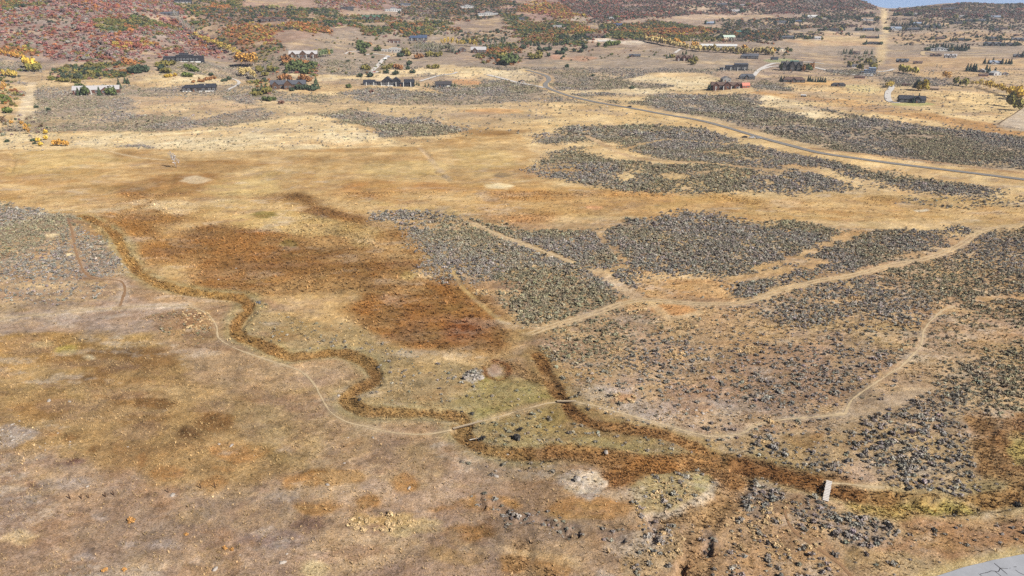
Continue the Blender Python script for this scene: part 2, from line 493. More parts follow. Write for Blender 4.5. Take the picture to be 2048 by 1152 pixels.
for x, y, rx, ry, a in [(578, 488, 22, 8, (126, 104, 48)), (530, 430, 30, 7, (140, 122, 62)), (850, 548, 26, 8, (220, 188, 140)), (818, 552, 18, 8, (176, 150, 84)), 
                         (400, 588, 20, 7, (222, 176, 104)), (560, 698, 15, 12, (228, 196, 132)), (905, 712, 19, 6, (226, 190, 134)),
                        (592, 726, 10, 5, (222, 184, 130)), (480, 648, 9, 10, (206, 152, 78)), (355, 415, 46, 14, (206, 176, 128)), (300, 405, 40, 6, (196, 170, 130)), (390, 360, 30, 8, (206, 184, 146)),
                        (1005, 350, 24, 5, (132, 112, 88)), (1190, 415, 14, 4, (214, 150, 100)), (1570, 406, 28, 7, (214, 176, 130)), (1000, 372, 30, 6, PALE), (1100, 345, 0.1, 0.1, PALE)]:
    blob(x, y, rx, ry, a, None, 0.9, 3, 4)

# ---- ground between the creek arms
zone([(500, 595), (620, 640), (740, 660), (800, 710), (960, 740), (980, 760), (1100, 775), (1140, 805), (1180, 850), (1400, 890), (1440, 920), (1300, 925), (1100, 900), (960, 890), (930, 850), (905, 828),
      (740, 815), (715, 800), (765, 765), (745, 720), (620, 700), (500, 660)], (172, 144, 92), (160, 138, 96), 0.85, 10, 14, sage=0.07, tuft=0.7)
zone([(960, 760), (1080, 765), (1130, 800), (1060, 815), (960, 840), (900, 830)], (164, 148, 70), (150, 140, 74), 0.9, 12, 14)
zone([(960, 850), (1080, 815), (1130, 815), (1180, 850), (1260, 870), (1400, 905), (1330, 920), (1150, 900), (980, 890)], OLIVE, (160, 140, 92), 0.7, 10, 12, sage=0.20)
zone([(1280, 905), (1380, 912), (1410, 925), (1320, 940), (1260, 925)], YGRN, OLIVE, 0.7, 8, 10, sage=0.02, sedge=0.6)
zone([(960, 900), (1080, 915), (1120, 950), (1050, 970), (960, 940), (910, 910)], (168, 144, 112), (160, 130, 100), 0.7, 8, 10, sage=0.10)
zone([(1130, 940), (1190, 945), (1218, 970), (1180, 1000), (1140, 985), (1115, 960)], (200, 180, 152), LILAC, 0.9, 5, 8, sage=0.05)
zone([(1262, 968), (1330, 942), (1400, 942), (1428, 968), (1410, 992), (1350, 1020), (1290, 1030), (1262, 1005)], (178, 150, 96), (164, 140, 92), 0.85, 6, 8, sage=0.22, tuft=1.0)
blob(1405, 965, 20, 20, (176, 158, 96), None, 0.7, 6, 6, sage=0.02)
zone([(1270, 1060), (1310, 1040), (1360, 1050), (1360, 1080), (1340, 1130), (1240, 1150), (1250, 1100)], (176, 144, 100), (160, 132, 90), 0.8, 6, 10, sage=0.18, tuft=1.0)
zone([(1440, 1010), (1560, 1000), (1640, 1060), (1720, 1152), (1700, 1300), (1420, 1300), (1420, 1100)], (186, 146, 96), (166, 128, 88), 0.8, 8, 12, sage=0.22, tuft=1.3)
zone([(1470, 990), (1500, 955), (1560, 980), (1640, 1000), (1690, 1030), (1790, 1048), (1765, 1100), (1700, 1098), (1655, 1055), (1600, 1040), (1560, 1012), (1500, 1030)], (160, 138, 116), (150, 126, 104), 0.8, 6, 10, sage=0.62)
zone([(1800, 1050), (1900, 1030), (2048, 1010), (2250, 1000), (2250, 1100), (2048, 1095), (1900, 1120), (1800, 1110), (1740, 1110)], (176, 128, 78), (150, 108, 66), 0.85, 10, 14, sage=0.08, tuft=0.9)
zone([(1700, 1095), (1800, 1100), (1880, 1120), (1850, 1152), (1760, 1250), (1690, 1200)], (172, 140, 92), (158, 134, 90), 0.8, 8, 12, sage=0.08, tuft=1.0)

# ---- sage country, right
zone([(1080, 660), (1180, 628), (1280, 606), (1450, 610), (1640, 562), (1860, 520), (1960, 462), (2250, 440), (2250, 1000), (2050, 985), (1960, 1003), (1830, 996), (1640, 965), (1520, 936), (1400, 885), (1250, 850),
      (1150, 815), (1110, 760), (1090, 700)], (188, 156, 112), (174, 144, 116), 0.95, 8, 12, sage=0.21, tuft=1.0)
zone([(1480, 600), (1640, 566), (1860, 524), (1960, 468), (2250, 450), (2250, 655), (2000, 650), (1900, 612), (1850, 640), (1700, 640), (1560, 640)], (176, 146, 104), (162, 136, 104), 0.6, 18, 24, sage=0.60)
zone([(1180, 640), (1300, 650), (1420, 700), (1500, 770), (1420, 800), (1300, 760), (1200, 730), (1110, 720), (1100, 690)], None, soft=12, warp=16, sage=0.42)
zone([(1300, 610), (1500, 620), (1600, 660), (1560, 700), (1440, 700), (1330, 650)], (196, 158, 106), (180, 146, 106), 0.6, 10, 14, sage=0.12, tuft=1.3)
zone([(1500, 690), (1640, 690), (1830, 700), (1760, 770), (1660, 810), (1480, 820), (1300, 800), (1380, 740)], (178, 140, 108), (150, 116, 96), 0.6, 10, 14, sage=0.36)
zone([(1900, 640), (1960, 700), (2040, 700), (2040, 660)], (180, 148, 112), (170, 138, 104), 0.8, 10, 12, sage=0.08)
zone([(1850, 690), (1930, 690), (1960, 720), (1900, 770), (1780, 830), (1700, 850), (1640, 845), (1740, 790), (1830, 735)], (182, 154, 118), (172, 144, 112), 0.7, 10, 14, sage=0.10)
zone([(1720, 830), (1860, 770), (1960, 690), (2250, 690), (2250, 835), (1960, 835), (1945, 940), (1940, 1000), (1830, 990), (1740, 960), (1700, 900)], (178, 152, 110), (168, 142, 108), 0.7, 16, 22, sage=0.60)
zone([(1480, 895), (1560, 880), (1650, 900), (1700, 950), (1640, 958), (1540, 938), (1440, 905)], (172, 142, 100), None, 0.5, 8, 10, sage=0.42, tuft=1.2)
zone([(1560, 870), (1640, 868), (1648, 885), (1590, 892)], (160, 116, 62), None, 0.8, 5, 6, sage=0, tuft=0.8)
zone([(1380, 870), (1440, 885), (1560, 945), (1660, 965), (1650, 952), (1500, 900), (1420, 880)], (150, 134, 92), None, 0.6, 5, 6, sage=0.4)
zone([(1140, 775), (1260, 775), (1300, 800), (1360, 830), (1330, 850), (1250, 825), (1170, 805)], (190, 172, 152), LILAC, 0.85, 10, 14, sage=0.10)
zone([(1290, 800), (1380, 790), (1480, 820), (1440, 842), (1330, 840)], (184, 164, 146), MAUVE, 0.7, 10, 14, sage=0.08)
blob(1250, 798, 24, 12, (200, 152, 96), (180, 124, 74), 0.85, 5, 8, sage=0, tuft=1.6)
zone([(1210, 545), (1290, 545), (1400, 540), (1450, 555), (1480, 565), (1455, 600), (1320, 598), (1250, 590)], (206, 164, 110), (194, 148, 94), 0.9, 6, 10, sage=0.03, tuft=0.8)
blob(1350, 572, 40, 16, (194, 146, 86), None, 0.7, 6, 8)
blob(1345, 620, 46, 12, (198, 142, 82), None, 0.9, 4, 6, sage=0)
for x, y, rx, ry in [(1340, 485, 46, 9), (1290, 540, 22, 12), (990, 585, 44, 8), (1090, 630, 34, 8), (1270, 620, 26, 9), (1350, 708, 24, 14), (1380, 655, 18, 7), (1230, 702, 16, 8), (1500, 700, 26, 9), (1700, 600, 30, 6)]:
    blob(x, y, rx, ry, (222, 184, 132), (190, 146, 96), 0.8, 4, 6, sage=0.18, tuft=2.2)
zone([(1940, 840), (2040, 836), (2250, 840), (2250, 1010), (1990, 1008), (1960, 960), (1950, 900)], (160, 116, 58), (148, 104, 50), 0.9, 8, 12, sage=0.02, sedge=0.7)
zone([(2010, 870), (2250, 865), (2250, 930), (2030, 930)], (186, 166, 84), None, 0.8, 8, 10)
zone([(1975, 880), (2000, 885), (2020, 940), (1995, 960), (1980, 920)], (190, 146, 96), (150, 104, 54), 0.8, 5, 8)

# ---- sage belts further off
SB = dict(soft=6, warp=10)
DARK = (162, 138, 104)
for pts, d in [
    ([(1040, 345), (1090, 305), (1150, 300), (1230, 310), (1300, 325), (1380, 330), (1560, 330), (1640, 342), (1700, 370), (1690, 385), (1500, 386), (1250, 389), (1180, 380), (1110, 358)], 0.82),
    ([(1080, 270), (1150, 255), (1250, 250), (1350, 254), (1420, 260), (1500, 280), (1600, 307), (1700, 322), (1850, 347), (2010, 376), (2000, 386), (1900, 386), (1760, 372), (1640, 337), (1500, 330), (1330, 320), (1240, 305), (1190, 280), (1110, 285)], 0.82),
    ([(770, 428), (860, 424), (960, 440), (1050, 450), (1150, 456), (1230, 470), (1262, 440), (1330, 430), (1430, 430), (1500, 450), (1560, 446), (1640, 450), (1700, 456), (1750, 450), (1900, 456), (1932, 462), (1870, 490), (1800, 510),
      (1700, 520), (1600, 531), (1470, 541), (1350, 531), (1280, 522), (1220, 531), (1235, 562), (1200, 590), (1250, 598), (1180, 612), (1090, 652), (1040, 652), (1000, 625), (970, 600), (1010, 580), (915, 570), (875, 545), (845, 505), (800, 465)], 0.86),
    ([(1450, 602), (1480, 557), (1560, 532), (1640, 522), (1760, 524), (1680, 545), (1600, 568), (1520, 598)], 0.72),
    ([(430, 182), (500, 187), (640, 207), (560, 232), (300, 262), (150, 262), (60, 232), (60, 190), (300, 178)], 0.55),
    ([(250, 290), (420, 265), (600, 236), (680, 250), (745, 270), (560, 292), (400, 296)], 0.72),
    ([(640, 230), (760, 220), (850, 240), (960, 258), (900, 266), (770, 270)], 0.72),
    ([(700, 186), (780, 180), (900, 190), (1060, 178), (1130, 200), (1000, 216), (850, 206), (760, 206)], 0.7),
    ([(860, 162), (950, 158), (1060, 172), (1080, 186), (930, 186)], 0.7),
    ([(1090, 165), (1140, 148), (1300, 148), (1440, 168), (1300, 190), (1130, 190)], 0.6),
    ([(1215, 204), (1350, 192), (1500, 182), (1640, 222), (1800, 242), (2200, 300), (2200, 352), (1900, 334), (1640, 302), (1420, 250)], 0.62),
    ([(1080, 125), (1200, 108), (1330, 112), (1340, 138), (1200, 150)], 0.55),
    ([(1360, 100), (1480, 112), (1500, 140), (1420, 150), (1340, 140)], 0.5),
    ([(1500, 182), (1530, 160), (1560, 168), (1570, 185)], 0.7),
    ([(530, 205), (640, 200), (740, 215), (600, 225)], 0.45),
    ([(880, 120), (1010, 120), (1030, 140), (900, 140)], 0.55),
    ([(600, 130), (720, 120), (800, 130), (740, 150), (620, 150)], 0.35),
    ([(-200, 112), (60, 118), (90, 140), (-200, 150)], 0.5),
    ([(1620, 90), (1740, 95), (1750, 112), (1640, 108)], 0.5),
    ([(1625, 128), (1700, 140), (1740, 150), (1640, 145)], 0.6),
    ([(1770, 148), (1860, 150), (1880, 170), (1780, 172)], 0.5),
    ([(1790, 92), (2048, 86), (2200, 90), (2200, 108), (1850, 100)], 0.4)]:
    farness = np.mean([p[1] for p in pts]) < 300
    d = min(.95, d * 1.25)
    zone(pts, SAGEF if farness else DARK, (160, 142, 122) if farness else (182, 154, 114), 0.82 if farness else 0.75, 14 if farness else 22, 30 if farness else 34, sage=d, tuft=0.4)
# clearings and pale tracks in them
stroke([(1175, 272), (1200, 285), (1240, 306), (1300, 320), (1420, 327), (1520, 338), (1640, 346)], 6, (196, 166, 128), (180, 148, 108), 0.9, 2, 1.5)
stroke([(1240, 300), (1330, 280), (1420, 285)], 4, (206, 172, 116), None, 0.4, 2, 2)
blob(1250, 355, 22, 9, (222, 196, 142), None, 0.8, 5, 6, sage=0.05)
blob(1345, 352, 30, 8, (206, 174, 120), None, 0.7, 5, 6, sage=0.1)
stroke([(1225, 545), (1250, 520), (1200, 470), (1245, 440)], 2.5, (182, 148, 102), None, 0.5, 1.5, 2)
stroke([(1500, 540), (1580, 520), (1700, 470), (1760, 452)], 5, (192, 156, 108), None, 0.75, 3, 3)
stroke([(1460, 560), (1560, 545), (1640, 522)], 6, (196, 158, 108), None, 0.8, 3, 3)
zone([(1800, 395), (1980, 392), (2200, 396), (2200, 412), (1900, 416), (1790, 408)], (178, 156, 112), (196, 166, 112), 0.6, 8, 10, sage=0.25)
blob(1845, 421, 14, 2.5, (206, 196, 176), None, 0.9, 3, 3)

for pts, d in [([(40, 165), (300, 172), (520, 180), (760, 196), (1100, 186), (1240, 208), (1100, 236), (960, 258), (700, 224), (600, 226), (300, 264), (60, 262)], .30),
               ([(560, 98), (880, 122), (1060, 128), (1340, 100), (1500, 140), (1300, 152), (1060, 165), (860, 152), (600, 156)], .34),
               ([(330, 118), (560, 100), (560, 150), (480, 160), (330, 160)], .3), ([(600, 60), (900, 62), (1000, 100), (880, 120), (620, 100)], .3),
               ([(1500, 60), (2100, 40), (2100, 110), (1560, 112)], .22)]:
    zone(pts, (154, 138, 122), (168, 148, 126), 0.75, 12, 26, sage=d * 1.35)

# ---- straw bands and fields in the middle distance
for pts, a, b, op in [
    ([(-100, 262), (150, 268), (300, 266), (430, 258), (560, 236), (600, 228), (700, 250), (760, 272), (830, 292), (640, 298), (400, 300), (250, 292), (100, 300), (-100, 300)], PALE, STRAW, 0.75),
    ([(480, 195), (640, 205), (700, 190), (760, 210), (900, 210), (1080, 205), (1160, 215), (1080, 260), (960, 262), (850, 235), (700, 222), (560, 235)], (206, 172, 120), STRAW, 0.6),
    ([(1100, 200), (1240, 212), (1400, 250), (1500, 280), (1420, 258), (1280, 248), (1120, 252), (1080, 265)], STRAW, (206, 170, 112), 0.7),
    ([(560, 150), (720, 150), (860, 130), (1050, 140), (1060, 160), (940, 158), (860, 150), (760, 158), (620, 160)], PALE, STRAW, 0.8),
    ([(1100, 185), (1300, 190), (1500, 170), (1420, 150), (1290, 145), (1240, 160), (1350, 172)], PALE, STRAW, 0.7),
    ([(1500, 185), (1640, 205), (1760, 225), (2048, 275), (2048, 255), (1850, 222), (1700, 200), (1560, 182)], (192, 144, 86), (178, 130, 76), 0.75),
    ([(1540, 190), (1640, 215), (1700, 235), (1620, 236), (1500, 210)], STRAW, PALE, 0.7),
    ([(1860, 190), (2048, 240), (2200, 260), (2200, 225), (2000, 190), (1900, 185)], (224, 192, 132), STRAW, 0.8),
    ([(1560, 150), (1760, 160), (1780, 200), (1720, 205), (1600, 182)], (200, 160, 104), STRAW, 0.7),
    ([(1690, 172), (1760, 174), (1745, 186), (1690, 184)], (206, 190, 132), None, 0.7),
    ([(1780, 112), (2048, 118), (2048, 150), (1880, 158), (1780, 140)], (204, 168, 116), (188, 152, 108), 0.7),
    ([(1560, 68), (1760, 70), (1770, 95), (1600, 92)], (204, 160, 112), STRAW, 0.6),
    ([(1780, 66), (2048, 66), (2048, 88), (1790, 84)], (200, 160, 110), (186, 152, 116), 0.6),
    ([(300, 152), (520, 160), (480, 170), (280, 168)], PALE, STRAW, 0.7),
    ([(270, 195), (420, 192), (520, 215), (400, 240), (280, 225)], (206, 168, 122), STRAW, 0.55),
    ([(900, 158), (960, 152), (965, 178), (920, 180)], (200, 142, 84), None, 0.7),
    ([(1110, 112), (1180, 116), (1170, 122), (1100, 120)], (190, 134, 104), None, 0.6),
    ([(120, 225), (40, 262), (140, 250)], (196, 168, 120), None, 0.4)]:
    zone(pts, a, b, op, 7, 12, sage=0.06)
for x, y, rx, ry, a in [(60, 210, 14, 22, (206, 186, 152)), (1360, 150, 60, 5, (222, 190, 140)), (1650, 165, 80, 4, (206, 160, 96)), (2040, 248, 50, 14, (176, 156, 130)), (985, 222, 60, 6, (196, 150, 96)),
                        (1825, 208, 40, 4, (170, 168, 104)), (1560, 121, 40, 4, (150, 156, 112)), (1265, 85, 30, 4, (224, 206, 180)), (1200, 80, 30, 4, (220, 200, 176)), (800, 110, 40, 4, (214, 184, 150))]:
    blob(x, y, rx, ry, a, None, 0.85, 3, 4, sage=0)

# ---- wooded hills: soil colour under the oak
zone([(-300, -60), (340, -60), (400, 40), (460, 120), (380, 108), (280, 122), (160, 128), (60, 118), (-300, 112)], (172, 154, 142), (154, 126, 114), 0.85, 6, 10, sage=0.0)
zone([(340, 0), (700, -60), (700, 30), (640, 70), (560, 100), (500, 130), (440, 80)], (160, 130, 112), (148, 118, 98), 0.8, 6, 10, sage=0.1)
zone([(600, -60), (1800, -60), (1740, 18), (1500, 30), (1200, 40), (900, 30), (700, 20)], (158, 124, 114), (140, 112, 104), 0.8, 6, 10)
zone([(1300, 12), (1460, 4), (1540, 20), (1440, 40), (1300, 36)], (206, 182, 150), (176, 150, 128), 0.7, 5, 8)
zone([(1130, 32), (1180, 34), (1195, 46), (1130, 44)], (178, 162, 142), None, 0.8, 4, 5)
stroke([(1768, 18), (1770, 40), (1773, 66)], 14, (226, 198, 146), None, 0.9, 5, 3)
stroke([(1768, 70), (1764, 95), (1762, 115), (1755, 130)], 15, (226, 196, 138), None, 0.6, 6, 4)

# ---- wet ground along the channels
stroke(CREEK, 10.5, (166, 150, 104), (156, 140, 92), 0.75, 2.2, 1.5, clear=False)
stroke(CREEK, 4.2, SEDGEC, (162, 124, 64), 0.92, 0.8, 1.3, sedge=1.0)
stroke(SIDE_CREEK, 10, (156, 130, 70), None, 0.6, 2.5, 1.5, clear=False)
stroke([(1035, 660), (1056, 690), (1076, 716)], 3.5, (168, 130, 80), None, 0.5, 1.5, 1.2, clear=False)
stroke(SIDE_CREEK, 3.8, (166, 120, 62), (146, 100, 48), 0.92, 0.8, 1.0, sedge=1.0)
for s in SLOUGHS:
    stroke(s, 5.5, (160, 120, 70), (172, 134, 80), 0.7, 2.6, 2.6, sedge=0.9)
stroke([(1120, 912), (1220, 925), (1300, 940), (1400, 935), (1460, 960)], 8, (160, 114, 58), (148, 104, 52), 0.85, 1.5, 2, sedge=1.0)
stroke([(1230, 960), (1270, 940), (1330, 938)], 8, (154, 104, 42), None, 0.85, 2, 1.5, sedge=1.0)
stroke([(1480, 935), (1600, 960), (1700, 985)], 9, (138, 88, 38), None, 0.7, 2, 1.5, sedge=1.0)
stroke([(1720, 1018), (1780, 1022), (1860, 1022), (1930, 1020)], 5, (182, 164, 80), (190, 154, 78), 0.95, 1.5, 1.2, sedge=1.0)
zone([(1264, 972), (1300, 952), (1350, 944), (1400, 944), (1426, 966), (1408, 990), (1372, 1004), (1350, 1024), (1292, 1032), (1266, 1008)], (182, 156, 104), (166, 146, 98), 0.95, 2.5, 3, sage=0.30, tuft=1.2, sedge=0)
blob(1403, 966, 20, 17, (176, 164, 104), None, 0.8, 4, 4, sage=0.02)
zone([(1132, 948), (1160, 940), (1195, 946), (1220, 970), (1190, 990), (1150, 985), (1118, 965)], (212, 194, 168), (180, 160, 140), 0.95, 2.5, 3, sage=0.05, sedge=0)
zone([(1276, 1064), (1310, 1046), (1352, 1050), (1362, 1078), (1345, 1120), (1320, 1152), (1250, 1152), (1262, 1100)], (184, 154, 112), (168, 140, 100), 0.9, 3, 4, sage=0.26, tuft=1.2, sedge=0)
stroke([(1290, 1034), (1350, 1028), (1380, 1008), (1412, 994), (1432, 968)], 1.6, (204, 186, 160), None, 0.7, 0.7, 0.5, clear=False)
zone([(976, 736), (984, 729), (998, 730), (1008, 736), (1012, 747), (1003, 755), (986, 754), (979, 746)], (214, 196, 168), (188, 150, 122), 0.95, 2.0, 5, sage=0, tuft=0, sedge=0)
stroke([(968, 735), (975, 752), (1000, 760), (1018, 745), (1010, 728), (985, 722)], 1.3, (150, 92, 40), None, 0.8, 0.8, 0.4, sedge=1.0)
blob(945, 752, 22, 14, (188, 178, 164), (160, 150, 138), 0.9, 3, 4, sage=0.5)
for b in BANKS[:7]:
    stroke(b, 2.6, (150, 124, 104), None, 0.7, 0.8, 0.5)
    w_, m_ = line_mask(b, 4.0, 1.0, 1.5, 7)
    SAGE[w_] = np.maximum(SAGE[w_], .28 * m_)
stroke([(905, 1070), (930, 1090), (1000, 1100), (1080, 1110), (1150, 1126)], 2.2, (206, 172, 120), None, 0.6, 1.0, 1.0)
zone([(985, 1010), (1030, 1045), (1090, 1050), (1150, 1080), (1050, 1090), (1000, 1075), (970, 1050)], (166, 138, 112), (150, 122, 100), 0.7, 6, 8)

# ---- worn earth beside the trails
MAIN = [(-120, 650), (0, 637), (100, 628), (200, 618), (290, 613), (370, 613), (410, 625), (432, 650), (437, 675), (460, 692), (512, 712), (560, 728), (600, 742), (625, 765), (643, 795),
        (660, 822), (690, 842), (740, 855), (790, 866), (850, 869), (905, 860)]
MAIN2 = [(962, 842), (1000, 833), (1050, 818), (1090, 808), (1116, 804)]
MAIN3 = [(1150, 803), (1190, 812), (1250, 828), (1310, 845), (1370, 862), (1420, 873), (1480, 868), (1505, 853), (1530, 845), (1580, 838), (1640, 833), (1690, 828)]
RIDGE = [(1690, 828), (1705, 800), (1745, 770), (1775, 750), (1800, 735), (1825, 710), (1842, 690), (1848, 660), (1868, 635), (1890, 618), (1910, 612)]
DOUBLE = [(1060, 668), (1110, 650), (1180, 630), (1250, 606), (1300, 600), (1380, 607), (1450, 608), (1500, 603), (1560, 582), (1640, 561), (1700, 552), (1780, 531), (1860, 515), (1920, 490), (1970, 460), (2060, 446)]
SPUR = [(240, 612), (250, 580), (240, 562), (195, 558)]
SPUR2 = [(195, 558), (170, 545), (152, 505), (146, 470), (136, 436)]
OLDTRACK = [(945, 446), (1010, 475), (1080, 500), (1142, 524)]
OLDTRACK2 = [(1195, 542), (1230, 566), (1272, 592)]
BRIDGEWAY = [(1656, 965), (1690, 968), (1725, 973), (1770, 976)]
DARKWAY = [(1600, 990), (1578, 1005), (1570, 1030), (1590, 1065), (1640, 1100), (1680, 1130), (1705, 1158)]
for ln, w, a, op in [(MAIN[:6], 6.0, (206, 188, 166), 0.75), (MAIN, 2.2, (186, 160, 122), 0.4), (MAIN2, 2.6, (196, 168, 118), 0.6), (MAIN3, 2.4, (196, 176, 146), 0.5), (RIDGE, 2.2, (196, 172, 140), 0.5),
                     (DOUBLE, 4.6, (200, 172, 130), 0.55), (SPUR, 4.0, (186, 164, 142), 0.7), (SPUR2, 2.0, (150, 124, 104), 0.6), (OLDTRACK, 4.5, (206, 178, 134), 0.85), (OLDTRACK2, 6, (206, 180, 144), 0.8),
                     (BRIDGEWAY, 2.0, (190, 164, 122), 0.6), (DARKWAY, 2.2, (176, 140, 98), 0.6), ([(65, 165), (55, 200), (38, 240)], 9, (216, 196, 162), 0.85),
                     ([(1300, 604), (1330, 630), (1345, 637), (1400, 625)], 3.5, (206, 176, 130), 0.7), ([(1690, 830), (1760, 812), (1850, 770)], 5, (190, 164, 130), 0.5),
                     ([(1960, 600), (2010, 594), (2060, 598)], 3, (190, 150, 104), 0.7), ([(905, 540), (930, 580), (1000, 640), (1045, 664)], 2.0, (196, 168, 110), 0.6),
                     ([(230, 300), (150, 285), (260, 312), (330, 320)], 3, (206, 186, 150), 0.6), ([(840, 296), (870, 330), (900, 362)], 4, (190, 164, 130), 0.7)]:
    stroke(ln, w, a, None, op, w * 0.28, w * 0.15)
ROAD = [(1010, 160), (1052, 140), (1075, 146), (1093, 152), (1098, 160), (1091, 168), (1094, 175), (1115, 184), (1150, 195), (1200, 206), (1260, 216), (1330, 229), (1400, 241), (1460, 257), (1520, 275), (1580, 291), (1640, 306), (1720, 318),
        (1800, 329), (1900, 341), (1980, 351), (2060, 361), (2250, 386)]
ROAD = ROAD[1:]
stroke(ROAD, 17, (214, 182, 126), (196, 158, 104), 0.7, 4, 2)
stroke(ROAD[9:], 40, (222, 190, 130), (206, 168, 108), 0.5, 8, 5)
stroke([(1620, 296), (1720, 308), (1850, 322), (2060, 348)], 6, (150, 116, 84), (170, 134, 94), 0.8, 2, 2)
LOWROAD = [(1790, 1262), (1850, 1222), (1925, 1187), (2012, 1161), (2103, 1143), (2235, 1126)]
stroke(LOWROAD, 13, (206, 180, 122), (178, 156, 96), 0.85, 1.2, 0.8)

# ---- patchwork of grasses over everything that is not shrub or water
def patchwork(a, s, seed, lo, hi, op, y0=0, y1=520, stretch=2.0):
    n = fbm(GX / stretch, GY, s, 6, seed, 0.68)
    m = sstep(lo, hi, n) * (1 - sstep(y1 * .8, y1 * 1.2, GY)) * sstep(y0 * .8, y0 * 1.2 + 1, GY) * (1 - np.clip(SEDGE, 0, 1)) * op
    C[:] = C * (1 - m[..., None]) + lin(a) * m[..., None]


patchwork((206, 172, 118), 12, 401, 0.06, 0.36, 0.36)
patchwork((170, 142, 78), 17, 411, 0.10, 0.36, 0.32)
patchwork((148, 118, 100), 10, 421, 0.10, 0.36, 0.34)
patchwork((196, 180, 160), 9, 431, 0.18, 0.42, 0.42)
patchwork((150, 106, 60), 8, 441, 0.16, 0.42, 0.34)
patchwork((222, 192, 136), 22, 451, 0.08, 0.34, 0.36, 230, 1100, 3.0)
patchwork((168, 122, 68), 26, 461, 0.14, 0.40, 0.38, 250, 700, 3.0)
patchwork((160, 140, 122), 30, 471, 0.06, 0.34, 0.5, 600, 2400, 2.5)
patchwork((206, 176, 128), 34, 481, 0.12, 0.36, 0.5, 800, 2400, 2.5)

zone([(1997, 251), (2012, 240), (2050, 213), (2250, 205), (2250, 290), (2055, 264)], (196, 178, 154), (186, 168, 146), 0.95, 1.5, 1, sage=0, tuft=0)

# ---- many scales of mottling, as far down as the mesh resolves
mot = np.zeros((NR, NT))
for s, a in [(90, .05), (34, .07), (13, .09), (5, .10), (2.0, .11), (0.9, .12)]:
    vis = 1 - sstep(s * 280, s * 520, GY)
    mot += a * vis * fbm(GX, GY, s, 2, int(s * 7) % 97)
hue = fbm(GX, GY, 7, 4, 15)
hue2 = fbm(GX, GY, 2.6, 3, 48)
C *= np.clip(1 + 1.75 * mot, 0.4, 1.8)[..., None]
C *= np.clip(np.stack([1 + 0.05 * hue + .04 * hue2, 1 + 0 * hue, 1 - 0.12 * hue - .10 * hue2], -1), 0.5, 1.5)
# clumps of sage darker where too far to build each bush
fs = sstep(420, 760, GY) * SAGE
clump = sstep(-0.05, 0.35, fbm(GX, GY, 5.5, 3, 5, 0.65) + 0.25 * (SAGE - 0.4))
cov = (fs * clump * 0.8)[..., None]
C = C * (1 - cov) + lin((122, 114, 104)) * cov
# greys: leave the pink out of the mix a little
# wiry scrub and dead forbs speckle the far fields
sp1 = sstep(0.02, 0.42, fbm(GX, GY, 7.5, 3, 131, .7) + 0.35 * fbm(GX, GY, 60, 2, 132))
cov = (sstep(380, 620, GY) * sp1 * 0.42)[..., None]
C = C * (1 - cov) + C * np.array([.70, .66, .66]) * cov
sp2 = sstep(0.10, 0.5, fbm(GX, GY, 11, 3, 141, .7))
C *= (1 + 0.22 * sstep(380, 620, GY) * sp2)[..., None]
# the same in the near grass: thin bare spots and pale bunches
nr0 = (1 - sstep(330, 520, GY))
C *= (1 - 0.34 * nr0 * sstep(0.18, 0.6, fbm(GX, GY, 1.6, 3, 151, .7)))[..., None]
C *= (1 + 0.30 * nr0 * sstep(0.15, 0.6, fbm(GX, GY, 1.1, 3, 161, .7)))[..., None]
grey = C.mean(-1, keepdims=True)
C = grey + (C - grey) * (0.82 + 0.08 * sstep(150, 260, GY))[..., None]
C = np.clip(C, 0.01, 0.9)
GZ = GZ + (1 - mid) * (0.12 * SEDGE * fbm(GX, GY, 1.2, 2, 21) + 0.10 * np.minimum(TUFT, 1) * fbm(GX, GY, 0.9, 2, 22))

# ---------------------------------------------------------------- the land as one mesh
def new_mat(name, rough=0.9, spec=0.2):
    m = bpy.data.materials.new(name)
    m.use_nodes = True
    b = m.node_tree.nodes['Principled BSDF']
    b.inputs['Roughness'].default_value = rough
    b.inputs['Specular IOR Level'].default_value = spec
    return m, m.node_tree, b


def mth(nt, op, a, b=None):
    n = nt.nodes.new('ShaderNodeMath')
    n.operation = op
    for k, v in ((0, a), (1, b)):
        if v is None:
            continue
        if isinstance(v, (int, float)):
            n.inputs[k].default_value = v
        else:
            nt.links.new(v, n.inputs[k])
    return n.outputs[0]


def noise(nt, vec, scale, detail=3, rough=0.6):
    n = nt.nodes.new('ShaderNodeTexNoise')
    n.inputs['Scale'].default_value = scale
    n.inputs['Detail'].default_value = detail
    n.inputs['Roughness'].default_value = rough
    if vec is not None:
        nt.links.new(vec, n.inputs['Vector'])
    return n.outputs[0]


def vmul(nt, col, fac):
    n = nt.nodes.new('ShaderNodeVectorMath')
    n.operation = 'MULTIPLY'
    nt.links.new(col, n.inputs[0])
    if isinstance(fac, (tuple, list)):
        n.inputs[1].default_value = fac
    else:
        nt.links.new(fac, n.inputs[1])
    return n.outputs[0]


def ramp(nt, v, a, b, lo, hi):
    n = nt.nodes.new('ShaderNodeMapRange')
    nt.links.new(v, n.inputs[0])
    for k, x in enumerate((a, b, lo, hi)):
        n.inputs[k + 1].default_value = x
    return n.outputs[0]


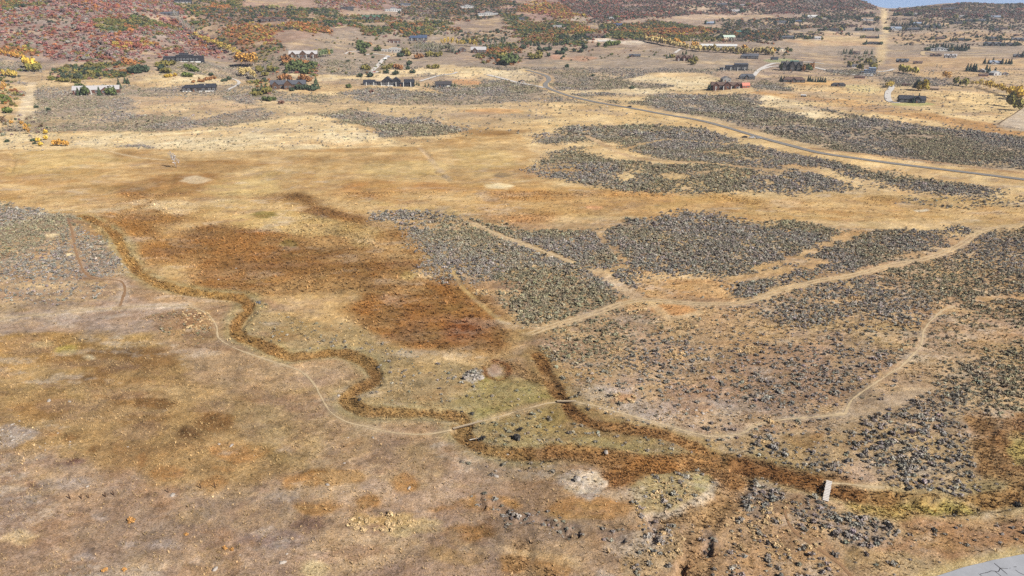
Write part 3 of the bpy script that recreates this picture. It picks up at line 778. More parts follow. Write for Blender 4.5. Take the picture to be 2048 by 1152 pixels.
def ground_material():
    m, nt, b = new_mat('dry_grass_ground', 1.0, 0.0)
    a = nt.nodes.new('ShaderNodeVertexColor')
    a.layer_name = 'cover'
    geo = nt.nodes.new('ShaderNodeNewGeometry')
    pos = geo.outputs['Position']
    n1 = noise(nt, pos, 2.6, 5, 0.8)
    n2 = noise(nt, pos, 0.55, 3, 0.6)
    v = mth(nt, 'MULTIPLY', ramp(nt, n1, 0.32, 0.68, 0.36, 1.64), ramp(nt, n2, 0.25, 0.75, 0.84, 1.16))
    n3 = noise(nt, pos, 1.2, 3, 0.7)
    hue = nt.nodes.new('ShaderNodeCombineXYZ')
    nt.links.new(ramp(nt, n3, 0.2, 0.8, 0.93, 1.07), hue.inputs[0])
    hue.inputs[1].default_value = 1.0
    nt.links.new(ramp(nt, n3, 0.2, 0.8, 1.14, 0.86), hue.inputs[2])
    c = vmul(nt, vmul(nt, a.outputs[0], v), hue.outputs[0])
    nt.links.new(c, b.inputs['Base Color'])
    bp = nt.nodes.new('ShaderNodeBump')
    bp.inputs['Strength'].default_value = 0.7
    bp.inputs['Distance'].default_value = 0.35
    nt.links.new(n1, bp.inputs['Height'])
    nt.links.new(bp.outputs[0], b.inputs['Normal'])
    return m


def mesh_from(name, verts, faces, mat=None, smooth=False):
    me = bpy.data.meshes.new(name)
    v = np.asarray(verts, dtype=np.float32)
    f = np.asarray(faces, dtype=np.int32)
    me.vertices.add(len(v))
    me.vertices.foreach_set('co', v.ravel())
    k = f.shape[1]
    me.loops.add(len(f) * k)
    me.loops.foreach_set('vertex_index', f.ravel())
    me.polygons.add(len(f))
    me.polygons.foreach_set('loop_start', np.arange(0, len(f) * k, k, dtype=np.int32))
    me.polygons.foreach_set('loop_total', np.full(len(f), k, dtype=np.int32))
    if smooth:
        me.polygons.foreach_set('use_smooth', np.ones(len(f), bool))
    me.update()
    me.validate()
    if mat:
        me.materials.append(mat)
    return me


def link(name, me, parent=None, **props):
    o = bpy.data.objects.new(name, me)
    COL.objects.link(o)
    if parent:
        o.parent = parent
    for k, v in props.items():
        o[k] = v
    return o


ey = gy[-1] * 1.13 ** np.arange(1, 12)
EX = ey[:, None] * gt[None, :]
EYY = np.repeat(ey[:, None], NT, 1)
EZ = GZ[-1][None, :] + np.zeros_like(EX)
for r in range(len(ey)):
    EZ[r] = GZ[-1] + (z_table(gt, np.full(NT, 2999.0)) - GZ[-1]) * min(1, r / 3) - np.maximum(0, ey[r] - 3200) * 0.015
VX, VY, VZ = np.vstack([GX, EX]), np.vstack([GY, EYY]), np.vstack([GZ, EZ])
VC = np.concatenate([C, np.repeat(C[-1:], len(ey), 0)], 0)
nr = VX.shape[0]
idx = np.arange(nr * NT).reshape(nr, NT)
faces = np.stack([idx[:-1, :-1], idx[:-1, 1:], idx[1:, 1:], idx[1:, :-1]], -1).reshape(-1, 4)
me = mesh_from('ground', np.stack([VX, VY, VZ], -1).reshape(-1, 3), faces, ground_material(), True)
ca = me.color_attributes.new('cover', 'FLOAT_COLOR', 'POINT')
rgba = np.ones((nr * NT, 4), dtype=np.float32)
rgba[:, :3] = (VC * ALB).reshape(-1, 3)
ca.data.foreach_set('color', rgba.ravel())
link('ground', me, kind='structure')
# ---------------------------------------------------------------- roads, drives and trails laid on the land
def plain_mat(name, c, rough=0.9, var=0.18, scale=1.5, spec=0.1, seen=True):
    m, nt, b = new_mat(name, rough, spec)
    g = nt.nodes.new('ShaderNodeNewGeometry')
    n = noise(nt, g.outputs['Position'], scale, 4, 0.65)
    v = ramp(nt, n, 0.25, 0.75, 1 - var, 1 + var)
    rgb = nt.nodes.new('ShaderNodeRGB')
    a = alb(c) if seen else np.array(c)
    rgb.outputs[0].default_value = (*a, 1)
    nt.links.new(vmul(nt, rgb.outputs[0], v), b.inputs['Base Color'])
    return m


M_DIRT = plain_mat('worn_dirt', (194, 172, 138), 1.0, 0.28, 1.3)
M_DUST = plain_mat('pale_dust', (196, 172, 136), 1.0, 0.25, 0.6)
M_DARKDIRT = plain_mat('dark_rut_earth', (150, 118, 88), 1.0, 0.3, 1.3)  # darker brown earth for the thin dark trails
M_ASPH = plain_mat('asphalt', (134, 130, 126), 0.9, 0.15, 0.4)
M_OLDASPH = plain_mat('weathered_asphalt', (164, 166, 172), 0.85, 0.10, 0.6)
M_GRAVEL = plain_mat('gravel_drive', (206, 200, 194), 0.95, 0.15, 0.5)
M_TAR = plain_mat('tar_seal', (66, 64, 68), 0.6, 0.1, 1.0)


def resample(P, step):
    seg = np.hypot(np.diff(P[:, 0]), np.diff(P[:, 1]))
    s = np.concatenate([[0], np.cumsum(seg)])
    q = np.arange(0, s[-1], step)
    return np.stack([np.interp(q, s, P[:, 0]), np.interp(q, s, P[:, 1])], -1)


def ribbon(name, pts, width, mat, lift=0.05, step=None, ragged=0.12, nc=4, parent=None, world=False, **props):
    P = np.array(pts) if world else world_line(pts, 8)[:, :2]
    step = step or max(0.6, width * 0.5)
    Q = resample(P, step)
    if len(Q) < 2:
        return None
    t = np.gradient(Q, axis=0)
    t /= np.linalg.norm(t, axis=1)[:, None] + 1e-9
    nrm = np.stack([-t[:, 1], t[:, 0]], -1)
    V = []
    for k in range(nc + 1):
        f = (k / nc - 0.5) * width
        r = np.maximum(.04, 1 + ragged * 1.6 * fbm(Q[:, 0] + k * 50, Q[:, 1], width * 1.5 if ragged < .3 else 5.0, 3, 31 + k, .7))
        X = Q + nrm * (f * r)[:, None]
        V.append(np.stack([X[:, 0], X[:, 1], sample(GZ, X[:, 0], X[:, 1]) + lift], -1))
    V = np.stack(V, 1)
    i = np.arange(V.shape[0] * (nc + 1)).reshape(V.shape[0], nc + 1)
    f = np.stack([i[:-1, :-1], i[1:, :-1], i[1:, 1:], i[:-1, 1:]], -1).reshape(-1, 4)[:, ::-1]
    return link(name, mesh_from(name, V.reshape(-1, 3), f, mat, True), parent, **props)


def trail(pts, w, mat=None, lift=0.05):
    return ribbon('dirt_trail', pts, w, mat or M_DIRT, lift, kind='structure', ragged=0.75)


trail(MAIN, 0.55)
trail(MAIN2, 0.5)
trail(MAIN3, 0.52)
trail(RIDGE, 0.52)
trail(SPUR, 0.8, M_DARKDIRT)
trail(SPUR2, 0.8, M_DARKDIRT)
trail(BRIDGEWAY, 0.7)
trail(DARKWAY, 0.6, M_DARKDIRT)
trail([(1690, 828), (1640, 833)], 0.9)
trail(OLDTRACK, 1.6, M_DUST)


def offset_line(pts, off):
    Q = resample(world_line(pts, 8)[:, :2], 2.0)
    t = np.gradient(Q, axis=0)
    t /= np.linalg.norm(t, axis=1)[:, None] + 1e-9
    return Q + np.stack([-t[:, 1], t[:, 0]], -1) * off


for off in (-0.95, 0.95):
    ribbon('wheel_rut', offset_line(DOUBLE, off), 0.75, M_DUST, 0.06, 1.0, 0.5, 3, None, True, kind='structure')

ribbon('asphalt_road', ROAD, 6.4, M_ASPH, 0.3, 3.0, 0.0, 6, kind='structure')
low = ribbon('cracked_road', LOWROAD, 9.6, M_OLDASPH, 0.10, 1.2, 0.0, 6, kind='structure')
for pts, w, nm in [([(455, 180), (468, 174), (478, 167), (474, 161), (462, 157)], 4.5, 'driveway'),
                   ([(738, 147), (750, 137), (762, 124), (768, 118), (778, 112)], 6, 'driveway'),
                   ([(778, 112), (750, 108), (730, 110)], 4, 'driveway'), ([(738, 147), (745, 146), (758, 143)], 5, 'driveway'),
                   ([(690, 108), (700, 104), (722, 102)], 3, 'driveway'),
                   ([(840, 163), (862, 156), (880, 151), (905, 148), (915, 144)], 5, 'driveway'), ([(975, 150), (1000, 156), (1030, 164), (1060, 170), (1090, 176)], 6, 'driveway'),
                   ([(1508, 152), (1516, 142), (1530, 133), (1548, 127), (1562, 127)], 6, 'driveway'), ([(1520, 140), (1540, 134), (1560, 132)], 5, 'driveway'),
                   ([(1600, 124), (1625, 125), (1650, 128)], 5, 'driveway'), ([(1624, 134), (1660, 142), (1700, 149), (1742, 152)], 7, 'driveway'),
                   ([(1755, 144), (1775, 142), (1788, 138)], 5, 'driveway'),
                   ([(1784, 170), (1782, 178), (1776, 186), (1776, 197), (1782, 204), (1800, 206)], 7, 'driveway'),
                   ([(1872, 107), (1850, 103), (1845, 107), (1852, 111), (1900, 111), (1960, 110), (2060, 108)], 7, 'lane'),
                   ([(1860, 101), (1910, 103)], 12, 'driveway'), ([(1945, 130), (2030, 130)], 7, 'lane'), ([(1992, 139), (2060, 139)], 6, 'lane'),
                   ([(1920, 107), (1970, 104)], 6, 'lane'), ([(1840, 57), (1800, 58), (1780, 62)], 5, 'lane'), ([(1925, 66), (1960, 60)], 5, 'lane'),
                   ([(1000, 16), (1030, 10), (1060, 3), (1072, 0)], 6, 'lane'), ([(860, 42), (880, 38), (905, 38)], 5, 'lane'), ([(880, 41), (900, 40)], 4, 'lane'),
                   ([(670, 56), (700, 52), (730, 48), (770, 50)], 5, 'lane'), ([(870, 72), (940, 75), (1010, 74)], 5, 'lane'),
                   ([(1095, 100), (1130, 101), (1165, 103)], 6, 'lane'), ([(1195, 82), (1225, 82), (1240, 86)], 12, 'driveway'),
                   ([(1350, 106), (1357, 101), (1362, 98)], 5, 'driveway'), ([(335, 11), (360, 8), (385, 4)], 5, 'lane'), ([(40, 150), (75, 152)], 7, 'lane'),
                   ([(1764, 30), (1768, 22), (1771, 17)], 6, 'lane'), ([(1580, 66), (1640, 66), (1700, 68)], 4, 'lane'), ([(1470, 15), (1500, 18), (1540, 16)], 5, 'lane')]:
    ribbon(nm, pts, w, M_GRAVEL if nm != 'lane' else M_DUST, 0.45, 3.0, 0.08, 3, kind='structure')

# tar lines sealed over the cracks of the near road
rc = random.Random(5)
LQ = resample(world_line(LOWROAD, 8)[:, :2], 0.5)
LT = np.gradient(LQ, axis=0)
LT /= np.linalg.norm(LT, axis=1)[:, None]
LN = np.stack([-LT[:, 1], LT[:, 0]], -1)


def road_pt(s, o):
    k = int(np.clip(s / 0.5, 0, len(LQ) - 1))
    return LQ[k] + LN[k] * o


tot = len(LQ) * 0.5
cracks = []
s = 2.0
while s < tot - 2:
    a = rc.uniform(-4.6, -1.0)
    b = rc.uniform(1.0, 4.6)
    j = rc.uniform(-0.8, 0.8)
    cracks.append([(s + j * k / 5 + rc.uniform(-.16, .16), a + (b - a) * k / 5) for k in range(6)])
    s += rc.uniform(1.1, 3.2)
for off in (-0.3, 2.4, -2.7):
    s = 1.0
    while s < tot - 6:
        L = rc.uniform(4, 12)
        cracks.append([(s + L * k / 8, off + rc.uniform(-.5, .5)) for k in range(9)])
        s += L + rc.uniform(0, 6)
for c in cracks:
    ribbon('crack_seal', [road_pt(*p) for p in c], 0.12, M_TAR, 0.114, 0.35, 0.2, 1, low, True)

# ---------------------------------------------------------------- plants: shared meshes
def tint_mat(name, rough=0.85, var=0.25, trans=0.0):
    m, nt, b = new_mat(name, rough, 0.1)
    a = nt.nodes.new('ShaderNodeAttribute')
    a.attribute_type = 'INSTANCER'
    a.attribute_name = 'tint'
    g = nt.nodes.new('ShaderNodeNewGeometry')
    n = noise(nt, g.outputs['Position'], 1.7, 2, 0.6)
    nt.links.new(vmul(nt, a.outputs['Color'], ramp(nt, n, 0.25, 0.75, 1 - var, 1 + var)), b.inputs['Base Color'])
    if trans:
        b.inputs['Subsurface Weight'].default_value = 0.0
    return m


M_LEAF = tint_mat('foliage')
M_BLADE = tint_mat('dry_blades', 0.8, 0.2)
M_BARK = plain_mat('bark', (112, 92, 76), 0.95, 0.3, 3.0)
M_PALEBARK = plain_mat('pale_bark', (196, 188, 178), 0.9, 0.2, 3.0)
M_ROCK = plain_mat('field_stone', (176, 166, 156), 0.95, 0.25, 1.6)


def cards(points, normals, sizes, rng, jitter=0.7, aspect=1.0):
    n = len(points)
    nr_ = normals + jitter * rng.normal(size=(n, 3))
    nr_ /= np.linalg.norm(nr_, axis=1)[:, None] + 1e-9
    r = rng.normal(size=(n, 3))
    u = np.cross(nr_, r)
    u /= np.linalg.norm(u, axis=1)[:, None] + 1e-9
    v = np.cross(nr_, u)
    s = sizes[:, None] * 0.5
    k = [-1, -1, 1, -1, 1, 1, -1, 1]
    V = np.stack([points + u * s * k[0] + v * s * aspect * k[1], points + u * s * k[2] + v * s * aspect * k[3],
                  points + u * s * k[4] + v * s * aspect * k[5], points + u * s * k[6] + v * s * aspect * k[7]], 1)
    return V.reshape(-1, 3), np.arange(n * 4).reshape(n, 4)


def lobes(centres, radii, n, size, rng, flat=1.0, inner=0.25):
    w = np.array(radii) ** 2
    pick = rng.choice(len(centres), n, p=w / w.sum())
    d = rng.normal(size=(n, 3))
    d /= np.linalg.norm(d, axis=1)[:, None]
    r = np.array(radii)[pick] * (1 - inner * rng.random(n) ** 2)
    P = np.array(centres)[pick] + d * r[:, None] * np.array([1, 1, flat])
    low_ = P[:, 2] < 0.02
    P[low_, 2] = 0.02 + 0.1 * rng.random(low_.sum())
    return cards(P, d, size * rng.uniform(0.7, 1.35, n), rng)


def sage_mesh(seed):
    g = np.random.default_rng(seed)
    k = g.integers(3, 5)
    cs = [(g.uniform(-.28, .28), g.uniform(-.28, .28), g.uniform(.22, .34)) for _ in range(k)]
    v, f = lobes(cs, [g.uniform(.22, .34) for _ in cs], 46, 0.2, g, 0.85)
    return mesh_from('sagebrush', v, f, M_LEAF)


def tuft_mesh(seed):
    g = np.random.default_rng(seed)
    V, Fs = [], []
    for k in range(11):
        a, l, h = g.uniform(0, 6.28), g.uniform(.12, .5), g.uniform(.35, .75)
        b, w = g.uniform(0, .16), g.uniform(.05, .1)
        c, s = math.cos(a), math.sin(a)
        i = len(V)
        V += [(c * b - s * w, s * b + c * w, 0), (c * b + s * w, s * b - c * w, 0), (c * (b + l), s * (b + l), h)]
        Fs.append((i, i + 1, i + 2))
    return mesh_from('bunchgrass', V, Fs, M_BLADE)


def oak_mesh(seed, n=150):
    g = np.random.default_rng(seed)
    k = g.integers(5, 9)
    cs, rs = [], []
    for _ in range(k):
        a, r = g.uniform(0, 6.28), g.uniform(0, .62)
        rr = g.uniform(.28, .44)
        cs.append((math.cos(a) * r, math.sin(a) * r, g.uniform(.25, .62 - .3 * r) + .12))
        rs.append(rr)
    v, f = lobes(cs, rs, n, 0.24, g, 0.9)
    return mesh_from('oak_crown', v, f, M_LEAF)


def aspen_mesh(seed, n=190, size=.075):
    g = np.random.default_rng(seed)
    cs, rs = [], []
    for k in range(9):
        z = g.uniform(.34, .88)
        m = .23 * math.sin(math.pi * min(1, (z - .2) / .82)) + .03
        a = g.uniform(0, 6.28)
        cs.append((math.cos(a) * m * g.uniform(.2, 1), math.sin(a) * m * g.uniform(.2, 1), z))
        rs.append(g.uniform(.09, .17))
    v, f = lobes(cs, rs, n, size, g, 1.15)
    return mesh_from('aspen_crown', v, f, M_LEAF)


def conifer_mesh(seed, n=210):
    g = np.random.default_rng(seed)
    z = 1 - np.sqrt(g.random(n)) * .93
    ph = (z * 9) % 1.0
    r = (1 - z) * .27 * (.62 + .38 * ph) * g.uniform(.75, 1.05, n)
    a = g.uniform(0, 6.28, n)
    P = np.stack([np.cos(a) * r, np.sin(a) * r, z], -1)
    N = np.stack([np.cos(a), np.sin(a), np.full(n, .7)], -1)
    v, f = cards(P, N, .085 * g.uniform(.7, 1.3, n), g, .45)
    return mesh_from('conifer_crown', v, f, M_LEAF)


def branch_mesh(name, seed, mat, depth=3, trunk=.022, spread=.55, kids=4, lean=0.0):
    """trunk and limbs as tapered four-sided rods, one unit tall"""
    g = random.Random(seed)
    V, Fs = [], []

    def rod(p, d, L, r0, r1):
        d = d.normalized()
        u = d.orthogonal().normalized()
        w = d.cross(u)
        i = len(V)
        for q, r in ((p, r0), (p + d * L, r1)):
            for k in range(4):
                a = k * math.pi / 2
                V.append(tuple(q + (u * math.cos(a) + w * math.sin(a)) * r))
        for k in range(4):
            Fs.append((i + k, i + (k + 1) % 4, i + 4 + (k + 1) % 4, i + 4 + k))
        return p + d * L

    def grow(p, d, L, r, lv):
        e = p
        n = 3
        for s_ in range(n):
            e2 = rod(e, d, L / n, r * (1 - .22 * s_), r * (1 - .22 * (s_ + 1)))
            if lv < depth:
                for _ in range(kids if s_ else max(1, kids - 2)):
                    if s_ == 0 and lv == 0:
                        continue
                    nd = (d + Vector((g.uniform(-1, 1), g.uniform(-1, 1), g.uniform(-.2, .7))) * spread).normalized()
                    grow(e2, nd, L * g.uniform(.34, .52), r * .5, lv + 1)
            e = e2
            d = (d + Vector((g.uniform(-1, 1), g.uniform(-1, 1), .3)) * .12).normalized()

    grow(Vector((0, 0, -.02)), Vector((lean, 0, 1)), .72, trunk, 0)
    return mesh_from(name, V, Fs, mat)


def trunk_mesh(name, mat, h=.8, r=.016, limbs=3, seed=1):
    g = random.Random(seed)
    V, Fs = [], []

    def rod(p, q, r0, r1):
        d = (q - p).normalized()
        u = d.orthogonal().normalized()
        w = d.cross(u)
        i = len(V)
        for c, r_ in ((p, r0), (q, r1)):
            for k in range(5):
                a = k * math.tau / 5
                V.append(tuple(c + (u * math.cos(a) + w * math.sin(a)) * r_))
        for k in range(5):
            Fs.append((i + k, i + (k + 1) % 5, i + 5 + (k + 1) % 5, i + 5 + k))

    rod(Vector((0, 0, -.06)), Vector((0, 0, h * .5)), r * 1.2, r * .8)
    rod(Vector((0, 0, h * .5)), Vector((.01, .01, h)), r * .8, r * .3)
    for k in range(limbs):
        a = g.uniform(0, 6.28)
        z = h * g.uniform(.35, .7)
        rod(Vector((0, 0, z)), Vector((math.cos(a) * .12, math.sin(a) * .12, z + .16)), r * .5, r * .2)
    return mesh_from(name, V, Fs, mat)


def rock_mesh(seed):
    g = np.random.default_rng(seed)
    V, Fs = [], []
    n, m = 7, 4
    off = g.uniform(.75, 1.2, (m + 1, n))
    for i in range(m + 1):
        th = math.pi * (0.02 + .6 * i / m)
        for k in range(n):
            a = math.tau * k / n
            r = math.sin(th) * off[i, k]
            V.append((math.cos(a) * r, math.sin(a) * r * .8, math.cos(th) * .6 * off[i, k] + .1))
    for i in range(m):
        for k in range(n):
            Fs.append((i * n + k, i * n + (k + 1) % n, (i + 1) * n + (k + 1) % n, (i + 1) * n + k))
    Fs.append(tuple(range(n))[:4])
    return mesh_from('rock', V, Fs, M_ROCK)


SAGE_M = [sage_mesh(k) for k in range(5)]
TUFT_M = [tuft_mesh(k) for k in range(4)]
OAK_M = [oak_mesh(k) for k in range(6)]
ASPEN_M = [aspen_mesh(k) for k in range(4)]
CON_M = [conifer_mesh(k) for k in range(4)]
TWIG_M = []
for k in range(3):
    TWIG_M.append(aspen_mesh(40 + k, 110, .042))
    TWIG_M[-1].name = 'twig_crown'
BARE_M = [branch_mesh('bare_twigs', k, M_PALEBARK, 2, .012, .5, 4) for k in range(4)]
ROCK_M = [rock_mesh(k) for k in range(4)]
T_OAK = trunk_mesh('oak_stem', M_BARK, .55, .03, 3, 2)
T_ASP = trunk_mesh('aspen_stem', M_PALEBARK, .85, .014, 4, 3)
T_CON = trunk_mesh('conifer_stem', M_BARK, .9, .016, 0, 4)


# ---------------------------------------------------------------- scattering
def scatter_group(meshes):
    col = bpy.data.collections.new('plant_sources')
    for m in meshes:
        col.objects.link(bpy.data.objects.new(m.name, m))
    ng = bpy.data.node_groups.new('scatter', 'GeometryNodeTree')
    ng.interface.new_socket('Geometry', in_out='INPUT', socket_type='NodeSocketGeometry')
    ng.interface.new_socket('Geometry', in_out='OUTPUT', socket_type='NodeSocketGeometry')
    N = ng.nodes
    gi, go = N.new('NodeGroupInput'), N.new('NodeGroupOutput')
    ci = N.new('GeometryNodeCollectionInfo')
    ci.inputs[0].default_value = col
    ci.inputs[1].default_value = True
    ci.inputs[2].default_value = True
    ip = N.new('GeometryNodeInstanceOnPoints')
    ng.links.new(gi.outputs[0], ip.inputs['Points'])
    ng.links.new(ci.outputs[0], ip.inputs['Instance'])
    ip.inputs['Pick Instance'].default_value = True

    def attr(name, typ):
        n = N.new('GeometryNodeInputNamedAttribute')
        n.data_type = typ
        n.inputs['Name'].default_value = name
        return n.outputs[0]
    ng.links.new(attr('pick', 'INT'), ip.inputs['Instance Index'])
    ng.links.new(attr('turn', 'FLOAT_VECTOR'), ip.inputs['Rotation'])
    ng.links.new(attr('size', 'FLOAT_VECTOR'), ip.inputs['Scale'])
    ng.links.new(ip.outputs[0], go.inputs[0])
    return ng


def scatter(name, P, turn, size, tint, pick, ng, **props):
    me = bpy.data.meshes.new(name)
    n = len(P)
    me.vertices.add(n)
    me.vertices.foreach_set('co', np.asarray(P, dtype=np.float32).ravel())
    z = np.zeros((n, 3), dtype=np.float32)
    z[:, 2] = turn
    for nm, typ, arr, key in (('turn', 'FLOAT_VECTOR', z, 'vector'), ('size', 'FLOAT_VECTOR', np.asarray(size, dtype=np.float32), 'vector'),
                              ('tint', 'FLOAT_VECTOR', np.asarray(tint, dtype=np.float32), 'vector')):
        a = me.attributes.new(nm, typ, 'POINT')
        a.data.foreach_set(key, arr.ravel())
    a = me.attributes.new('pick', 'INT', 'POINT')
    a.data.foreach_set('value', np.asarray(pick, dtype=np.int32))
    o = link(name, me, **props)
    md = o.modifiers.new('scatter', 'NODES')
    md.node_group = ng
    return o


def candidates(y0, y1, per_m2, tmax=0.98):
    """even random points on the land between two distances"""
    area = tmax * (y1 * y1 - y0 * y0)
    n = int(area * per_m2)
    y = np.sqrt(RNG.random(n) * (y1 * y1 - y0 * y0) + y0 * y0)
    t = (RNG.random(n) * 2 - 1) * tmax
    x = y * t
    return x, y


def on_ground(x, y, dz=0.0):
    return np.stack([x, y, sample(GZ, x, y) + dz], -1)


ONES = np.ones(3)
# sagebrush: the nearest and largest as objects of their own, all others together
NG_S = scatter_group(SAGE_M)
sx, sy, ss, sd = [], [], [], []
for y0, y1, rho, sc in [(88, 340, 1.7, 0.78), (340, 620, 0.85, 1.02), (620, 1150, 0.34, 1.45)]:
    x, y = candidates(y0, y1, rho)
    den = sample(SAGE, x, y)
    c = 0.5 + 0.85 * fbm(x, y, 8 if y0 < 300 else 24, 5, 71, .74)
    p = np.clip(den * (0.35 + 1.2 * c), 0, 1) if y0 < 300 else np.clip(den * (1.9 * c - .12), 0, 1)
    k = RNG.random(len(x)) < p
    sx.append(x[k])
    sy.append(y[k])
    ss.append(sc * np.minimum(2.1, np.exp(RNG.normal(0, .42, k.sum()))) * (0.8 + 0.35 * den[k]))
    sd.append(den[k])
sx, sy, ss = map(np.concatenate, (sx, sy, ss))
SP_ = on_ground(sx, sy, -0.05)
hn = fbm(sx, sy, 40, 2, 81)[:, None]
stint = alb((160, 152, 142)) * (1 - sstep(-.3, .4, hn)) + alb((160, 150, 124)) * sstep(-.3, .4, hn)
stint = stint * (1 + .12 * sstep(420, 800, sy))[:, None] * np.exp(RNG.normal(0, .22, (len(sx), 1))) * (1 + RNG.normal(0, .04, (len(sx), 3)))
ssz = np.stack([ss, ss, ss * RNG.uniform(.75, 1.15, len(ss))], -1)
sturn = RNG.uniform(0, 6.28, len(sx))
spick = RNG.integers(0, len(SAGE_M), len(sx))
pxs, pys = to_px(SP_[:, 0], SP_[:, 1], SP_[:, 2])
appar = ss / (SP_[:, 1] * CP + (H - SP_[:, 2]) * SP)
appar[(pxs < 10) | (pxs > 2038) | (pys > 1140)] = 0
best = np.argsort(-appar)[:300]
rest = np.ones(len(sx), bool)
rest[best] = False
scatter('sagebrush_cover', SP_[rest], sturn[rest], ssz[rest], stint[rest], spick[rest], NG_S, kind='stuff')


SAGE_BEST = [(pxs[k], pys[k], SP_[k], sturn[k], ssz[k], stint[k], int(spick[k])) for k in best]

# bunchgrass and sedge
NG_T = scatter_group(TUFT_M)
tx, ty, tsz, tt_ = [], [], [], []
for y0, y1, rho, sc in [(86, 210, 4.2, .52), (210, 420, 1.2, .85)]:
    x, y = candidates(y0, y1, rho, 0.95)
    d1 = sample(TUFT, x, y) * (0.5 + 0.8 * fbm(x, y, 6, 3, 91))
    d2 = sample(SEDGE, x, y)
    p = np.clip(np.maximum(d1 * .55, d2 * .9), 0, 1)
    k = RNG.random(len(x)) < p
    x, y, d2 = x[k], y[k], d2[k]
    cc = sample(C, x, y)
    gold = lin((204, 174, 124))
    cc = np.where((d2 > .4)[:, None], cc * 1.08, cc * .6 + gold * .45)
    tx.append(x)
    ty.append(y)
    tsz.append(sc * np.exp(RNG.normal(0, .3, len(x))) * np.where(d2 > .4, 1.25, 1.0))
    tt_.append(cc * ALB * 1.05 * np.exp(RNG.normal(0, .28, (len(x), 1))))
tx, ty, tsz, tt_ = map(np.concatenate, (tx, ty, tsz, tt_))
scatter('bunchgrass', on_ground(tx, ty, -.02), RNG.uniform(0, 6.28, len(tx)), np.stack([tsz] * 3, -1), tt_, RNG.integers(0, 4, len(tx)), NG_T, kind='stuff')
print('sage', len(sx), 'tufts', len(tx))

# pale rye grass mounds
BUNCHES = [(1340, 485, 46, 9, 34), (1290, 540, 22, 12, 22), (990, 585, 44, 8, 34), (1090, 630, 34, 8, 26), (1270, 620, 26, 9, 26), (1350, 708, 24, 14, 30), (1380, 655, 18, 7, 14), (1230, 702, 16, 8, 14), (1500, 700, 26, 9, 16),
           (1700, 600, 30, 6, 8), (395, 640, 34, 20, 40), (1250, 798, 24, 12, 20), (1560, 850, 60, 5, 14), (760, 1045, 70, 20, 60), (1560, 1060, 110, 60, 120), (1330, 1090, 40, 30, 30), (1345, 985, 50, 26, 40), (355, 415, 46, 14, 24)]
bx_, by_ = [], []
for a, b, c, d, n in BUNCHES:
    r_, q_ = np.sqrt(RNG.random(n)), RNG.uniform(0, 6.28, n)
    bx_.append(a + c * r_ * np.cos(q_))
    by_.append(b + d * r_ * np.sin(q_))
BP = ground(np.concatenate(bx_), np.concatenate(by_))
BP[:, 2] -= .08
bs = (.34 + .0009 * BP[:, 1]) * np.exp(RNG.normal(0, .3, len(BP)))
scatter('straw_mounds', BP, RNG.uniform(0, 6.28, len(BP)), np.stack([bs, bs, bs * .9], -1), alb((224, 194, 148)) * np.exp(RNG.normal(0, .15, (len(BP), 1))), RNG.integers(0, len(OAK_M), len(BP)), scatter_group(OAK_M), kind='stuff')

# loose stones on the rocky patches
STONE = np.zeros((NR, NT))
for pts, d in [([(1140, 780), (1250, 775), (1310, 805), (1360, 835), (1300, 840), (1180, 806)], .55), ([(1300, 800), (1390, 800), (1480, 825), (1420, 842), (1340, 838)], .4),
               ([(1130, 940), (1190, 945), (1218, 970), (1180, 1002), (1130, 985)], .4), ([(0, 850), (60, 850), (60, 880), (0, 890)], .4), ([(60, 900), (130, 860), (160, 900), (90, 930)], .15),
               ([(20, 920), (80, 930), (60, 960), (0, 950)], .2), ([(340, 610), (420, 640), (400, 680), (350, 670)], .15), ([(960, 880), (1120, 915), (1080, 950), (980, 920)], .1), ([(925, 742), (950, 740), (968, 758), (945, 764)], .95)]:
    w_, m_ = poly_mask(pts, 8, 12, len(pts))
    STONE[w_] = np.maximum(STONE[w_], m_ * d)
x, y = candidates(100, 320, 1.0, .9)
k = RNG.random(len(x)) < np.clip(sample(STONE, x, y) * (0.6 + fbm(x, y, 5, 2, 33)) + .0015, 0, 1)
x, y = x[k], y[k]
rs = .22 * np.exp(RNG.normal(0, .45, len(x)))
scatter('scattered_stones', on_ground(x, y, -.03), RNG.uniform(0, 6.28, len(x)), np.stack([rs, rs * .8, rs * .7], -1), np.ones((len(x), 3)), RNG.integers(0, 4, len(x)), scatter_group(ROCK_M), kind='stuff')
# ---------------------------------------------------------------- oak scrub on the hills
OD = np.zeros((NR, NT))
OT = np.zeros((NR, NT, 3))
RED, PINK, ORG, RST = (158, 100, 84), (164, 120, 112), (180, 122, 74), (152, 108, 70)
OLV, DGR, BGR, YEL, GRY, BRN, MAV = (132, 122, 70), (76, 86, 66), (100, 108, 62), (182, 156, 78), (156, 146, 134), (128, 104, 84), (136, 114, 108)
OPAL = {'red': [RED, PINK, ORG, PINK, MAV, GRY, PINK, RED, OLV, GRY, RST], 'org': [ORG, RST, OLV, ORG, YEL, RED], 'olv': [DGR, OLV, OLV, BGR, DGR, OLV, RST, ORG], 'grn': [DGR, DGR, BGR, OLV, RST, OLV],
        'mix': [OLV, DGR, RST, DGR, BRN, DGR, OLV, MAV, GRY], 'mtn': [MAV, BRN, RED, DGR, MAV, BRN, GRY], 'drk': [DGR, DGR, BRN, MAV, OLV]}
